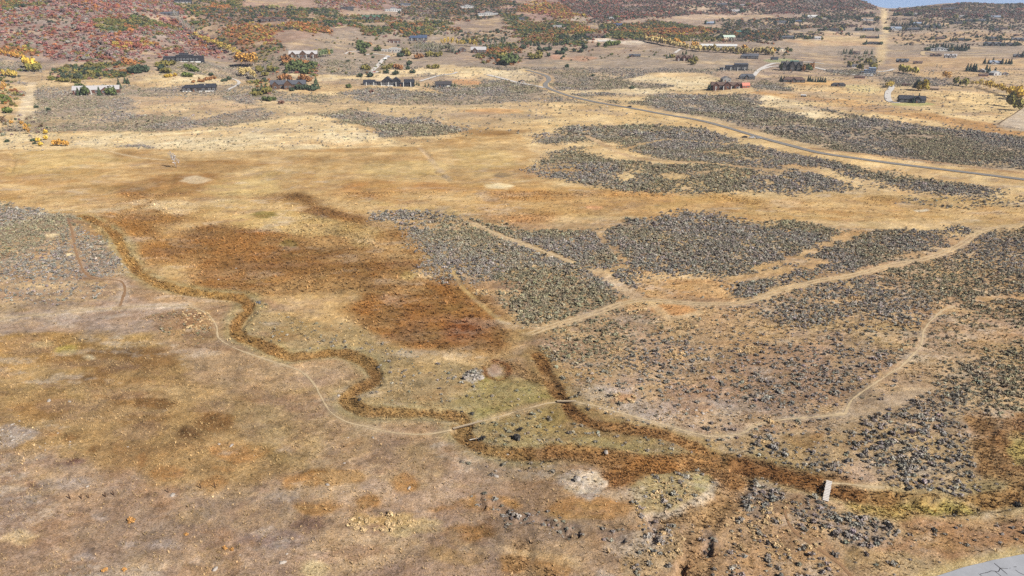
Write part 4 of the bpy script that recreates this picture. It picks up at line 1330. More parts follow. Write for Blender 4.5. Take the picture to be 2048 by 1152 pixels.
ZONES = [
    ([(-300, -80), (345, -80), (400, 40), (455, 122), (385, 108), (290, 118), (180, 128), (90, 118), (-300, 70)], .95, 'red'),
    ([(60, 38), (130, 34), (155, 50), (80, 58)], .35, 'mtn'), ([(150, 70), (190, 64), (200, 84), (155, 86)], .3, 'mtn'), ([(300, 74), (335, 70), (350, 94), (305, 92)], .3, 'mtn'), ([(20, 50), (60, 46), (70, 62), (25, 66)], .4, 'mtn'),
    ([(-10, 3), (40, 1), (62, 12), (10, 20)], .95, 'grn'), ([(55, 8), (85, 6), (88, 14), (55, 15)], .95, 'grn'), ([(180, 42), (300, 34), (345, 58), (230, 70)], .95, 'olv'), ([(230, 86), (300, 80), (330, 100), (250, 106)], .95, 'org'),
    ([(10, 92), (60, 88), (100, 100), (50, 108)], .9, 'grn'),
    ([(-300, 70), (60, 92), (100, 112), (50, 112), (-300, 95)], .9, 'org'),
    ([(90, 148), (110, 138), (160, 132), (230, 126), (290, 118), (285, 128), (200, 140), (120, 152)], .95, 'olv'),
    ([(100, 160), (150, 150), (250, 138), (280, 145), (240, 155), (170, 158)], .75, 'olv'),
    ([(210, 100), (330, 90), (400, 108), (330, 112), (250, 116)], .9, 'red'),
    ([(300, -40), (420, -40), (500, 20), (480, 70), (420, 70), (370, 40)], .7, 'olv'),
    ([(400, 20), (560, 10), (660, 45), (650, 65), (560, 62), (520, 100), (490, 125), (440, 80)], .62, 'mix'),
    ([(430, 60), (520, 40), (560, 62), (530, 100), (500, 120)], .6, 'org'),
    ([(545, 42), (640, 52), (670, 66), (600, 64)], .9, 'org'),
    ([(510, 95), (560, 85), (560, 150), (515, 150)], .4, 'olv'),
    ([(560, 128), (600, 122), (632, 134), (620, 152), (570, 142)], .8, 'grn'),
    ([(500, 165), (545, 165), (540, 192), (505, 195)], .7, 'olv'),
    ([(700, 50), (780, 52), (800, 72), (720, 72)], .85, 'grn'),
    ([(640, 30), (780, 28), (800, 44), (660, 52)], .7, 'grn'),
    ([(770, 40), (900, 46), (920, 66), (860, 72), (800, 72)], .85, 'olv'),
    ([(560, -40), (760, -40), (760, 20), (640, 24)], .7, 'red'),
    ([(760, -40), (1010, -20), (1040, 30), (930, 44), (800, 38)], .6, 'mix'),
    ([(560, 14), (680, 20), (720, 40), (600, 44)], .6, 'grn'),
    ([(900, 62), (1010, 62), (1020, 78), (930, 90)], .55, 'mix'),
    ([(820, 84), (905, 88), (910, 108), (850, 112), (820, 100)], .4, 'mix'),
    ([(960, 90), (1030, 88), (1060, 110), (1030, 132), (960, 126)], .75, 'olv'),
    ([(1010, 30), (1130, 32), (1200, 60), (1175, 90), (1060, 98), (1020, 70)], .8, 'grn'),
    ([(1130, 46), (1190, 52), (1195, 66), (1150, 66)], .9, 'org'),
    ([(1195, 50), (1300, 40), (1440, 60), (1460, 84), (1340, 84), (1210, 76)], .92, 'olv'),
    ([(1260, 55), (1420, 60), (1400, 75), (1290, 72)], .7, 'org'),
    ([(1440, 40), (1560, 48), (1580, 72), (1540, 88), (1450, 84)], .75, 'mix'),
    ([(1020, 20), (1080, 0), (1160, 20), (1190, 48), (1120, 36)], .8, 'org'),
    ([(1000, -60), (1740, -60), (1740, 18), (1700, 22), (1560, 30), (1440, 30), (1290, 36), (1190, 46), (1120, 10)], .7, 'mtn'),
    ([(1500, 40), (1620, 36), (1680, 56), (1560, 62)], .6, 'mix'),
    ([(1560, 36), (1760, 24), (1760, 46), (1640, 52)], .6, 'drk'),
    ([(1500, 44), (1700, 46), (1740, 54), (1560, 56)], .6, 'drk'), ([(1590, 66), (1700, 68), (1700, 72), (1590, 71)], .5, 'drk'), ([(1780, 45), (2060, 44), (2060, 50), (1780, 51)], .5, 'drk'), ([(1850, 66), (2060, 70), (2060, 76), (1850, 72)], .35, 'drk'),
    ([(1690, 18), (1740, 22), (1700, 36), (1600, 36)], .6, 'drk'),
    ([(1780, 20), (2100, -10), (2100, 42), (1900, 38), (1790, 28)], .75, 'mtn'),
    ([(1800, 16), (2100, 4), (2100, 18), (1850, 24)], .5, 'drk'),
    ([(1780, 36), (2060, 36), (2060, 60), (1790, 60)], .36, 'drk'),
    ([(1790, 60), (2060, 62), (2060, 92), (1790, 92)], .12, 'drk'),
    ([(620, 70), (740, 72), (760, 110), (640, 108)], .10, 'mix'), ([(740, 70), (820, 90), (800, 150), (640, 150)], .04, 'grn'),
    ([(330, 118), (440, 118), (450, 165), (330, 165)], .05, 'grn'), ([(1050, 95), (1340, 95), (1340, 118), (1060, 120)], .06, 'grn'),
    ([(-100, 130), (40, 140), (40, 215), (-100, 230)], .3, 'olv'), ([(-60, 225), (70, 232), (120, 290), (-60, 300)], .16, 'mix'),
    ([(1330, 90), (1560, 96), (1600, 120), (1500, 112)], .10, 'olv'), ([(1690, 108), (1760, 112), (1760, 132), (1690, 128)], .35, 'olv')]
PI = np.zeros((NR, NT), int)
PNAMES = list(OPAL)
for k, (pts, d, pal) in enumerate(ZONES):
    w_, m_ = poly_mask(pts, 5, 9, k + 200)
    OD[w_] = OD[w_] * (1 - m_) + d * m_
    PI[w_] = np.where(m_ > 0.5, PNAMES.index(pal), PI[w_])
# leaf litter and low growth of the thickets colour the soil between the crowns
und = (fbm(GX, GY, 55, 3, 310, .6) * .5 + .5) * 1.5 - .25 + .16 * fbm(GX, GY, 9, 2, 320)
for q, nm in enumerate(PNAMES):
    P_ = np.array([lin(c) for c in OPAL[nm]])
    s_ = (PI == q) & (OD > .03)
    u_ = P_[np.clip((und[s_] * len(P_)).astype(int), 0, len(P_) - 1)]
    k_ = np.clip(OD[s_] * .95, 0, .72)[:, None] * sstep(-.35, .25, fbm(GX[s_], GY[s_], 62, 4, 300, .65))[:, None]
    C[s_] = C[s_] * (1 - k_) + u_ * .9 * k_
rgba[:NR * NT, :3] = (C * ALB).reshape(-1, 3)
ca.data.foreach_set('color', rgba.ravel())
NG_O = scatter_group(OAK_M)
x, y = candidates(560, 2480, 0.040, .92)
den = sample(OD, x, y)
n1 = fbm(x, y, 62, 4, 300, .65)
p = np.clip(den * (0.98 + 1.5 * n1), 0, 1) * (den > .02)
p *= np.where(sample(GZ, x, y) > -5, 1, 0)
k = RNG.random(len(x)) < p
x, y, den = x[k], y[k], den[k]
OP = on_ground(x, y, -.25)
jj = np.clip(np.round(np.log(y / Y0) / LOGR).astype(int), 0, NR - 1)
ii = np.clip(np.round((x / y - T0) / DT).astype(int), 0, NT - 1)
pal = PI[jj, ii]
osz = 2.5 * np.exp(RNG.normal(0, .30, len(x))) * (.85 + .3 * den)
patch = (fbm(x, y, 55, 3, 310, .6) * .5 + .5) * 1.5 - .25 + RNG.normal(0, .16, len(x))
oti = np.zeros((len(x), 3))
for q, nm in enumerate(PNAMES):
    P_ = np.array([lin(c) for c in OPAL[nm]])
    s_ = pal == q
    oti[s_] = P_[np.clip((patch[s_] * len(P_)).astype(int), 0, len(P_) - 1)]
oti *= ALB * 1.1 * np.exp(RNG.normal(0, .16, (len(x), 1))) * (1 + RNG.normal(0, .05, (len(x), 3)))
# keep drives, lanes, houses clear of it
HOUSE_SPOTS = []
opx, opy = to_px(OP[:, 0], OP[:, 1], OP[:, 2])


def finish_oaks():
    keep = np.ones(len(x), bool)
    for (cx, cy, r) in HOUSE_SPOTS:
        keep &= (x - cx) ** 2 + (y - cy) ** 2 > r * r
    app = osz / (OP[:, 1] * CP + (H - OP[:, 2]) * SP)
    app[~keep | (opx < 6) | (opx > 2042) | (opy < 4)] = 0
    nbest = max(0, 300 - OAK_COUNT[0])
    best_ = np.argsort(-app)[:nbest]
    keep[best_] = False
    turn, pk = RNG.uniform(0, 6.28, len(x)), RNG.integers(0, len(OAK_M), len(x))
    sz = np.stack([osz, osz * RNG.uniform(.8, 1.2, len(x)), osz * RNG.uniform(.8, 1.25, len(x))], -1)
    scatter('oak_scrub', OP[keep], turn[keep], sz[keep], oti[keep], pk[keep], NG_O, kind='stuff')
    things = []
    for q in best_:
        things.append((opx[q], opy[q], OP[q], sz[q], turn[q], oti[q], int(pk[q])))
    return things


ORD = ['first', 'second', 'third', 'fourth', 'fifth', 'sixth', 'seventh', 'eighth', 'ninth', 'tenth', 'eleventh', 'twelfth', 'thirteenth', 'fourteenth', 'fifteenth', 'sixteenth', 'seventeenth', 'eighteenth',
       'nineteenth', 'twentieth']
TENS = {2: 'twenty', 3: 'thirty', 4: 'forty', 5: 'fifty', 6: 'sixty', 7: 'seventy', 8: 'eighty', 9: 'ninety'}


def ordinal(n):
    """0 -> first"""
    if n < 20:
        return ORD[n]
    n += 1
    return (TENS[n // 10] + '-' + ORD[n % 10 - 1]) if n % 10 else {2: 'twentieth', 3: 'thirtieth', 4: 'fortieth', 5: 'fiftieth', 6: 'sixtieth', 7: 'seventieth', 8: 'eightieth', 9: 'ninetieth'}[n // 10]


def colour_word(c):
    r, g, b = np.asarray(c) / (ALB * 1.1)
    if r > 2.1 * b and g > .82 * r:
        return 'yellow green'
    if r < 1.12 * g:
        return 'dark green' if g < .13 else 'green'
    if r > 1.75 * g:
        return 'red' if r < 2.6 * b else 'orange'
    if r > 1.45 * g:
        return 'rust coloured'
    if r < 1.5 * b:
        return 'greyish'
    return 'olive'


def short_label(s):
    """never over sixteen words"""
    w = s.split()
    return s if len(w) <= 16 else ' '.join(x for x in w if x not in ('the', 'a', 'of'))


def empty(name, loc, label, cat, group=None, rz=0.0):
    o = bpy.data.objects.new(name, None)
    o.empty_display_size = 0.5
    COL.objects.link(o)
    o.location = loc
    o.rotation_euler = (0, 0, rz)
    o['label'] = short_label(label)
    o['category'] = cat
    if group:
        o['group'] = group
    return o


TREE_KINDS = {
    'aspen': ('aspen_tree', ASPEN_M, T_ASP, 'tree', 1.25),
    'poplar': ('poplar_tree', ASPEN_M, T_ASP, 'tree', .9),
    'cottonwood': ('cottonwood_tree', OAK_M, T_ASP, 'tree', 0),
    'conifer': ('conifer_tree', CON_M, T_CON, 'tree', 1.15),
    'oak': ('oak_shrub', OAK_M, T_OAK, 'shrub', 0),
    'bare': ('bare_tree', BARE_M, T_ASP, 'tree', 1.0)}
OAK_COUNT = [0]
TR = random.Random(21)


def plant(kind, px, py, hpx, tint, label, group, P=None, dims=None, turn=None, pick=None):
    name, ms, stem, cat, wide = TREE_KINDS[kind]
    if P is None:
        P = gpt(px, py)
    if dims is None:
        h = hpx / (F / depth_at(P)) / 0.98
        if wide:
            dims = (h * wide * TR.uniform(.85, 1.15), h * wide * TR.uniform(.85, 1.15), h)
        else:
            r = h * TR.uniform(.75, 1.05)
            dims = (r, r * TR.uniform(.85, 1.15), h * .98)
    o = empty(name, (P[0], P[1], P[2] - .1), label, cat, group, TR.uniform(0, 6.28) if turn is None else turn)
    t = np.asarray(tint) * TR.uniform(.88, 1.12)
    if kind == 'bare':
        c = link('branches', TR.choice(ms), o)
        tw = link('crown', TR.choice(TWIG_M), o)
        tw.scale = dims
        tw['tint'] = [float(v) for v in t]
    else:
        c = link('crown', ms[pick] if pick is not None else TR.choice(ms), o)
        c['tint'] = [float(v) for v in t]
    c.scale = dims
    s = link('trunk', stem, o)
    s.scale = dims if kind != 'oak' else (dims[0], dims[1], dims[2])
    if kind == 'cottonwood':
        s.scale = (dims[0], dims[1], dims[2] * .8)
        c.location = (0, 0, dims[2] * .12)
        c.scale = (dims[0] * .62, dims[1] * .62, dims[2] * .9)
    if kind == 'oak':
        OAK_COUNT[0] += 1
    return o


A = lambda c: alb(c) * 1.12
YLW, YL2, AOR, AOL, CON, CN2, GRYT, STRT = A((216, 182, 80)), A((196, 170, 88)), A((206, 156, 78)), A((142, 134, 72)), A((62, 76, 62)), A((78, 90, 66)), A((158, 150, 132)), A((206, 182, 122))
OKG, OKO, OKR, OKD, OKB = A((92, 102, 62)), A((132, 122, 66)), A((162, 116, 76)), A((72, 84, 64)), A((108, 118, 60))


def xs(a, b, n, ya, yb):
    return [(a + (b - a) * k / (n - 1), ya + (yb - ya) * k / (n - 1)) for k in range(n)]


GROVES = [
    ('aspen', YL2, 15, 'yellow aspen', 'along the draw above the long black house', xs(392, 478, 11, 79, 112)),
    ('aspen', AOR, 27, 'tall golden aspen', 'at the mouth of the draw', [(484, 134), (491, 133), (499, 134), (506, 131)]),
    ('aspen', STRT, 20, 'thinning pale aspen', 'at the foot of the draw', [(480, 152), (489, 153), (497, 152), (505, 156), (511, 158)]),
    ('bare', GRYT, 18, 'leafless grey aspen', 'in the upper draw', xs(350, 386, 8, 40, 72)),
    ('poplar', YLW, 18, 'yellow cottonwood', 'in the row across the right field', xs(1970, 2014, 9, 176, 190)),
    ('cottonwood', YLW, 24, 'broad yellow cottonwood', 'at the right end of the row', [(2019, 192), (2029, 196), (2035, 200)]),
    ('cottonwood', AOL, 30, 'olive green cottonwood', 'beside the fenced arena', [(2020, 214), (2032, 221)]),
    ('poplar', YL2, 17, 'slim yellow poplar', 'left of the row across the right hand field', [(1943, 175), (1951, 175), (1961, 174)]),
    ('cottonwood', AOL, 14, 'olive willow', 'in the field left of the slim poplars', [(1912, 169), (1921, 171), (1929, 173)]),
    ('poplar', AOR, 15, 'orange leaved tree', 'in the field below the red timber barn', [(1886, 158), (1895, 160)]),
    ('cottonwood', YL2, 12, 'yellow tree', 'beside the paved drive on the right', [(1775, 175), (1780, 174)]),
    ('cottonwood', A((176, 164, 84)), 14, 'yellow green willow', 'in the field above the dark barn house', [(1800, 145), (1810, 147), (1818, 146), (1829, 149)]),
    ('cottonwood', OKD, 17, 'dark green tree', 'above the dark barn house', [(1829, 180), (1834, 180)]),
    ('cottonwood', A((176, 158, 70)), 19, 'yellow olive tree', 'above the dark barn house', [(1841, 181), (1848, 182)]),
    ('bare', GRYT, 10, 'leafless brown tree', 'in the field above the slim poplars', [(1858, 154), (1865, 153), (1872, 140), (1880, 141)]),
    ('poplar', YLW, 13, 'bright yellow aspen', 'beside the road below the green oak belt', [(884, 90), (890, 89), (897, 88), (905, 89)]),
    ('poplar', YL2, 15, 'yellow green aspen', 'above the dark cabin with the grey roof', [(914, 92), (921, 92), (928, 92), (940, 93), (947, 94), (953, 95)]),
    ('cottonwood', YLW, 20, 'big bright yellow tree', 'at the foot of the red hillside', [(58, 136), (67, 138)]),
    ('cottonwood', AOL, 14, 'olive tree', 'under the big yellow tree at the red hillside', [(60, 143), (72, 144), (80, 140)]),
    ('cottonwood', AOR, 9, 'orange shrub', 'in the belt at the left foot of the red hillside', xs(2, 46, 6, 108, 118)),
    ('cottonwood', YL2, 13, 'yellow green tree', 'at the left edge below the gravel lane', [(8, 152), (20, 152), (30, 154)]),
    ('poplar', AOR, 15, 'orange aspen', 'at the left edge of the picture', [(4, 182), (10, 178)]),
    ('oak', OKB, 11, 'rounded yellow green shrub', 'at the left edge of the picture', [(7, 208), (19, 203), (14, 226), (2, 197)]),
    ('poplar', AOR, 16, 'golden aspen', 'in the gully at the far left', [(45, 256), (52, 262), (25, 254), (58, 268)]),
    ('cottonwood', YLW, 11, 'small yellow tree', 'in the gully at the far left', [(76, 284), (90, 268), (92, 280), (82, 292)]),
    ('cottonwood', AOR, 12, 'orange tree', 'at the right end of the gully at the far left', [(110, 291), (121, 292), (130, 293)]),
    ('bare', GRYT, 12, 'leafless grey shrub', 'in the gully at the far left', [(8, 252), (16, 256), (34, 262), (66, 280), (42, 274)]),
    ('conifer', CN2, 20, 'dark spruce', 'around the pale roofed timber house', [(157, 191), (164, 191), (170, 190), (200, 191), (231, 191), (240, 179)]),
    ('cottonwood', OKG, 16, 'green tree', 'around the pale roofed timber house', [(161, 181), (174, 191), (214, 191), (221, 191), (209, 182)]),
    ('conifer', CN2, 13, 'dark spruce', 'behind the pale roofed timber house', [(250, 167), (256, 168), (102, 158)]),
    ('conifer', CN2, 15, 'dark spruce', 'beside the timber lodge with dark gables', [(524, 180), (531, 181), (630, 176), (633, 170), (637, 178)]),
    ('oak', OKD, 10, 'dark green round shrub', 'in front of the timber lodge with dark gables', [(598, 179), (606, 180), (621, 180), (628, 181), (612, 178), (585, 182)]),
    ('oak', OKR, 11, 'rust coloured oak', 'behind the timber lodge with dark gables', [(560, 160), (570, 158), (580, 160), (607, 160), (619, 163)]),
    ('poplar', A((122, 136, 96)), 15, 'grey green aspen', 'right of the house with pale stone columns', [(634, 115), (639, 115), (644, 115), (649, 114), (654, 114), (664, 112)]),
    ('poplar', YL2, 15, 'yellow green aspen', 'right of the house with pale stone columns', [(658, 113), (630, 112)]),
    ('conifer', CN2, 9, 'small poplar', 'beside the black house with white pillars', [(829, 172), (834, 170), (838, 172), (826, 164), (851, 174), (856, 174), (904, 174), (909, 174)]),
    ('conifer', CON, 11, 'dark pine', 'beside the hip roofed house among pines', xs(1616, 1650, 8, 163, 165) + [(1562, 163), (1568, 164)]),
    ('cottonwood', OKG, 14, 'green tree', 'around the dark gabled house by the loop drive', [(1563, 141), (1570, 136), (1614, 141), (1620, 143), (1600, 142)]),
    ('cottonwood', OKR, 13, 'rust coloured tree', 'around the dark gabled house by the loop drive', [(1609, 139), (1625, 140), (1607, 143)]),
    ('conifer', CON, 13, 'dark pine', 'left of the red brown log lodge', [(1416, 179), (1421, 178), (1428, 176)]),
    ('conifer', CON, 14, 'dark pine', 'beside the dark barn house in the field', [(1826, 206), (1837, 200), (1846, 205)]),
    ('conifer', CON, 11, 'dark pine', 'in the row above the white modern house', xs(1861, 1896, 8, 98, 97)),
    ('conifer', CON, 13, 'dark pine', 'right of the white modern house', xs(1901, 1932, 9, 101, 102) + [(1938, 99)]),
    ('conifer', CON, 15, 'dark pine', 'left of the white farmhouse', [(1934, 143), (1940, 142), (1946, 143), (1951, 144), (1972, 144), (1978, 146), (1989, 148)]),
    ('conifer', CON, 12, 'dark pine', 'along the lane at the right edge', [(1968, 129), (1976, 128), (1985, 126), (2004, 129), (2010, 129), (2016, 129), (2022, 129), (2034, 114), (2043, 115)]),
    ('conifer', CN2, 10, 'dark round pine', 'near the straight clearing', [(1686, 108), (1692, 108), (1699, 107), (1704, 106), (1729, 108), (1734, 108), (1742, 109)]),
    ('conifer', CON, 8, 'dark pine', 'in the hedge right of the clearing', xs(1782, 1830, 10, 52, 52)),
    ('cottonwood', OKD, 7, 'dark tree', 'in the hedge left of the straight clearing', xs(1560, 1640, 12, 76, 79)),
    ('bare', GRYT, 14, 'leafless pale willow', 'in the grove left of the straight clearing', [(1676, 116), (1684, 118), (1692, 117), (1700, 119), (1707, 121), (1714, 119), (1720, 122), (1728, 124), (1735, 122), (1743, 128), (1748, 130), (1690, 124)]),
    ('cottonwood', OKO, 12, 'olive tree', 'around the blue grey house by the straight clearing', [(1716, 139), (1722, 140), (1744, 136), (1749, 137), (1748, 143), (1698, 134), (1738, 129)]),
    ('cottonwood', STRT, 13, 'pale yellow cottonwood', 'in the long row towards the white arena', xs(1290, 1400, 14, 83, 104)),
    ('cottonwood', A((176, 158, 104)), 13, 'straw coloured cottonwood', 'in the row before the white arena', xs(1408, 1540, 15, 104, 110)),
    ('cottonwood', AOR, 13, 'orange cottonwood', 'behind the long row towards the white arena', [(1350, 90), (1358, 92), (1366, 94), (1390, 97), (1486, 104), (1493, 106), (1545, 108)]),
    ('bare', GRYT, 16, 'leafless grey aspen', 'in the grove below the concrete house', xs(826, 876, 10, 108, 112) + xs(838, 914, 14, 98, 106)),
    ('poplar', A((140, 138, 110)), 15, 'grey green aspen', 'in the grove below the concrete house', xs(832, 908, 12, 104, 104)),
    ('conifer', CN2, 9, 'dark spruce', 'around the timber house with white posts', [(1333, 117), (1338, 116), (1381, 117), (1387, 116), (1366, 110), (1373, 109)]),
    ('oak', OKO, 9, 'olive shrub', 'around the timber house with white posts', [(1380, 125), (1390, 123), (1386, 130), (1344, 116), (1378, 121)]),
    ('oak', OKG, 12, 'green oak', 'in the cluster above the gravel drive', [(716, 97), (722, 102), (718, 90), (726, 107), (732, 96), (755, 102)]),
    ('oak', OKR, 9, 'rust coloured oak', 'in the cluster above the gravel drive', [(732, 93), (741, 92)]),
    ('oak', OKD, 9, 'dark green oak', 'on the straw slope right of the gravel drive', [(816, 139), (825, 147), (792, 150), (741, 154), (720, 154), (803, 114), (817, 131), (774, 147)]),
    ('oak', OKO, 8, 'olive oak', 'on the straw slope right of the gravel drive', [(769, 139), (777, 138), (783, 135), (868, 137), (875, 137), (855, 137), (733, 141), (727, 139)]),
    ('oak', OKR, 10, 'rust coloured oak', 'on the straw slope right of the gravel drive', [(793, 137), (801, 139), (835, 118), (842, 116)]),
    ('oak', OKO, 11, 'olive oak', 'below the leafless aspen grove', [(812, 108), (855, 114), (861, 112), (873, 114), (879, 112), (817, 113)]),
    ('oak', OKG, 12, 'green oak', 'in the mass above the timber lodge', [(578, 139), (586, 142), (594, 140), (603, 146), (612, 148), (616, 141), (607, 136), (598, 132), (586, 133), (625, 134)]),
    ('oak', OKR, 11, 'rust coloured oak', 'in the mass above the timber lodge', [(572, 128), (580, 124), (590, 130), (602, 130), (612, 131), (570, 120)]),
    ('oak', OKO, 10, 'olive oak', 'left of the timber lodge with dark gables', [(516, 140), (522, 144), (530, 152), (540, 140), (546, 142), (512, 190), (522, 190), (534, 188), (540, 184)]),
    ('oak', OKG, 9, 'green shrub', 'alone below the timber lodge', [(530, 201), (540, 202), (547, 201), (699, 176)]),
    ('oak', A((138, 104, 88)), 7, 'brown shrub', 'alone below the black house with white pillars', [(743, 185), (563, 208)]),
    ('oak', OKD, 12, 'dark green oak', 'below the long black house', [(266, 146), (273, 147), (281, 146), (289, 144), (322, 141), (279, 141)]),
    ('oak', OKO, 11, 'olive oak', 'below the long black house', [(317, 134), (324, 136), (332, 132), (330, 145), (337, 146), (343, 131)]),
    ('oak', OKB, 11, 'bright green oak', 'below the long black house', [(379, 139), (386, 142), (392, 144), (374, 136), (371, 154), (381, 154)]),
    ('oak', A((192, 160, 66)), 7, 'yellow shrub', 'below the long black house', [(333, 155), (341, 154), (350, 152)]),
    ('oak', OKR, 7, 'rust red shrub', 'behind the low dark hip roofed house', [(386, 166), (398, 164), (405, 164), (413, 161), (420, 160), (428, 158)]),
    ('oak', OKD, 7, 'dark shrub', 'right of the low dark hip roofed house', [(445, 164), (453, 163), (458, 160), (424, 152)]),
    ('oak', OKO, 9, 'olive oak', 'in the line behind the pale roofed timber house', [(103, 160), (118, 163), (127, 164), (137, 164), (147, 165), (155, 165)]),
    ('oak', OKD, 6, 'dark shrub', 'alone on the sage slope at the left', [(74, 216), (98, 222), (13, 226)]),
    ('oak', OKG, 14, 'green oak', 'right of the lane to the gatehouse hill', [(1012, 130), (1005, 124), (1018, 124), (1026, 128), (1021, 118), (1032, 122)]),
    ('oak', OKO, 12, 'olive gold oak', 'right of the lane to the gatehouse hill', [(1000, 118), (1010, 114), (1066, 118), (1074, 117), (1060, 114), (1078, 112)]),
    ('oak', OKD, 9, 'dark green oak', 'above the curve of the asphalt road', [(1046, 98), (1080, 101), (1090, 102), (1097, 101), (1115, 109), (1123, 109), (1128, 103), (1097, 113), (1148, 104), (1163, 105), (1169, 98)]),
    ('oak', OKB, 10, 'bright green oak', 'left of the gravel yard', [(1213, 93), (1220, 92), (1228, 91), (1236, 90), (1197, 93)]),
    ('oak', OKD, 6, 'dark shrub', 'alone in the sage right of the curving road', [(1263, 178), (1186, 153), (1135, 135)]),
    ('conifer', CN2, 12, 'dark spruce', 'around the cabins on the wooded middle slope', [(905, 104), (962, 90), (972, 100), (980, 98), (990, 92), (1004, 88), (1010, 84), (970, 84)]),
    ('bare', GRYT, 11, 'leafless grey aspen', 'left of the lane through the wooded middle slope', [(976, 92), (983, 90), (996, 96), (1000, 90), (988, 98)]),
    ('aspen', A((176, 170, 110)), 10, 'pale aspen', 'in the patch above the brown hillside lodge', [(540, 20), (548, 20), (556, 21), (578, 20), (584, 20), (590, 21)]),
    ('conifer', CN2, 11, 'dark tree', 'around the green roofed lodge', [(716, 41), (722, 42), (762, 41), (768, 42), (734, 45), (745, 45)]),
]
for kind, tint, hpx, noun, place, pts in GROVES:
    pts = sorted(pts)
    for n, (a, b) in enumerate(pts):
        if len(pts) == 1:
            lab = f'{noun} {place}'
        elif n == len(pts) - 1:
            lab = f'{noun}, rightmost {place}'
        else:
            lab = f'{noun}, {ordinal(n)} from left {place}'
        plant(kind, a + TR.uniform(-1, 1), b + TR.uniform(-.4, .4), hpx * TR.uniform(.8, 1.15), tint, lab, f'{noun}s {place}' if len(pts) > 1 else None)
# ---------------------------------------------------------------- houses
def box_faces(V, Fs, x0, x1, y0, y1, z0, z1):
    i = len(V)
    V += [(x0, y0, z0), (x1, y0, z0), (x1, y1, z0), (x0, y1, z0), (x0, y0, z1), (x1, y0, z1), (x1, y1, z1), (x0, y1, z1)]
    Fs += [(i, i + 3, i + 2, i + 1), (i + 4, i + 5, i + 6, i + 7), (i, i + 1, i + 5, i + 4), (i + 1, i + 2, i + 6, i + 5), (i + 2, i + 3, i + 7, i + 6), (i + 3, i, i + 4, i + 7)]


def poly_mesh(name, V, Fs, mat):
    me_ = bpy.data.meshes.new(name)
    me_.from_pydata([tuple(map(float, v)) for v in V], [], Fs)
    me_.update()
    for m in (mat if isinstance(mat, list) else [mat]):
        me_.materials.append(m)
    return me_


MATS = {}


def cmat(name, c, rough=.8, var=.12, scale=.8, spec=.3):
    if name not in MATS:
        MATS[name] = plain_mat(name, c, rough, var, scale, spec)
    return MATS[name]


WALLS = {'timber': (98, 72, 56), 'dark': (70, 64, 62), 'black': (48, 48, 54), 'brown': (86, 66, 56), 'tan': (176, 150, 122), 'white': (204, 202, 198), 'grey': (150, 148, 146), 'stone': (176, 164, 148),
         'concrete': (188, 182, 174), 'red': (150, 78, 60), 'redtimber': (104, 68, 56), 'blue': (92, 104, 122), 'cream': (220, 206, 178)}
ROOFS = {'black': (54, 56, 64), 'slate': (88, 90, 98), 'dark': (70, 66, 68), 'brown': (106, 84, 74), 'lightgrey': (184, 180, 180), 'grey': (146, 142, 142), 'teal': (66, 118, 112), 'green': (78, 106, 88), 'white': (214, 214, 212),
         'red': (190, 98, 70), 'blue': (72, 86, 112), 'palegreen': (186, 204, 188), 'bluegrey': (146, 158, 176), 'tan': (176, 152, 130)}
M_GLASS = plain_mat('window_glass', (70, 78, 88), .15, .05, 1.0, .6)
M_FRAME = plain_mat('window_frame', (196, 190, 182), .6, .05)
M_WHITE = plain_mat('white_paint', (232, 230, 224), .7, .06)


def window_mesh():
    V, Fs = [], []
    box_faces(V, Fs, -.5, .5, -.06, .04, 0, .09)
    box_faces(V, Fs, -.5, .5, -.06, .04, .91, 1)
    box_faces(V, Fs, -.5, -.42, -.06, .04, .09, .91)
    box_faces(V, Fs, .42, .5, -.06, .04, .09, .91)
    n = len(Fs)
    box_faces(V, Fs, -.42, .42, -.02, .03, .09, .91)
    me_ = poly_mesh('window', V, Fs, [M_FRAME, M_GLASS])
    for k, p_ in enumerate(me_.polygons):
        p_.material_index = 1 if k >= n else 0
    return me_


WIN = window_mesh()


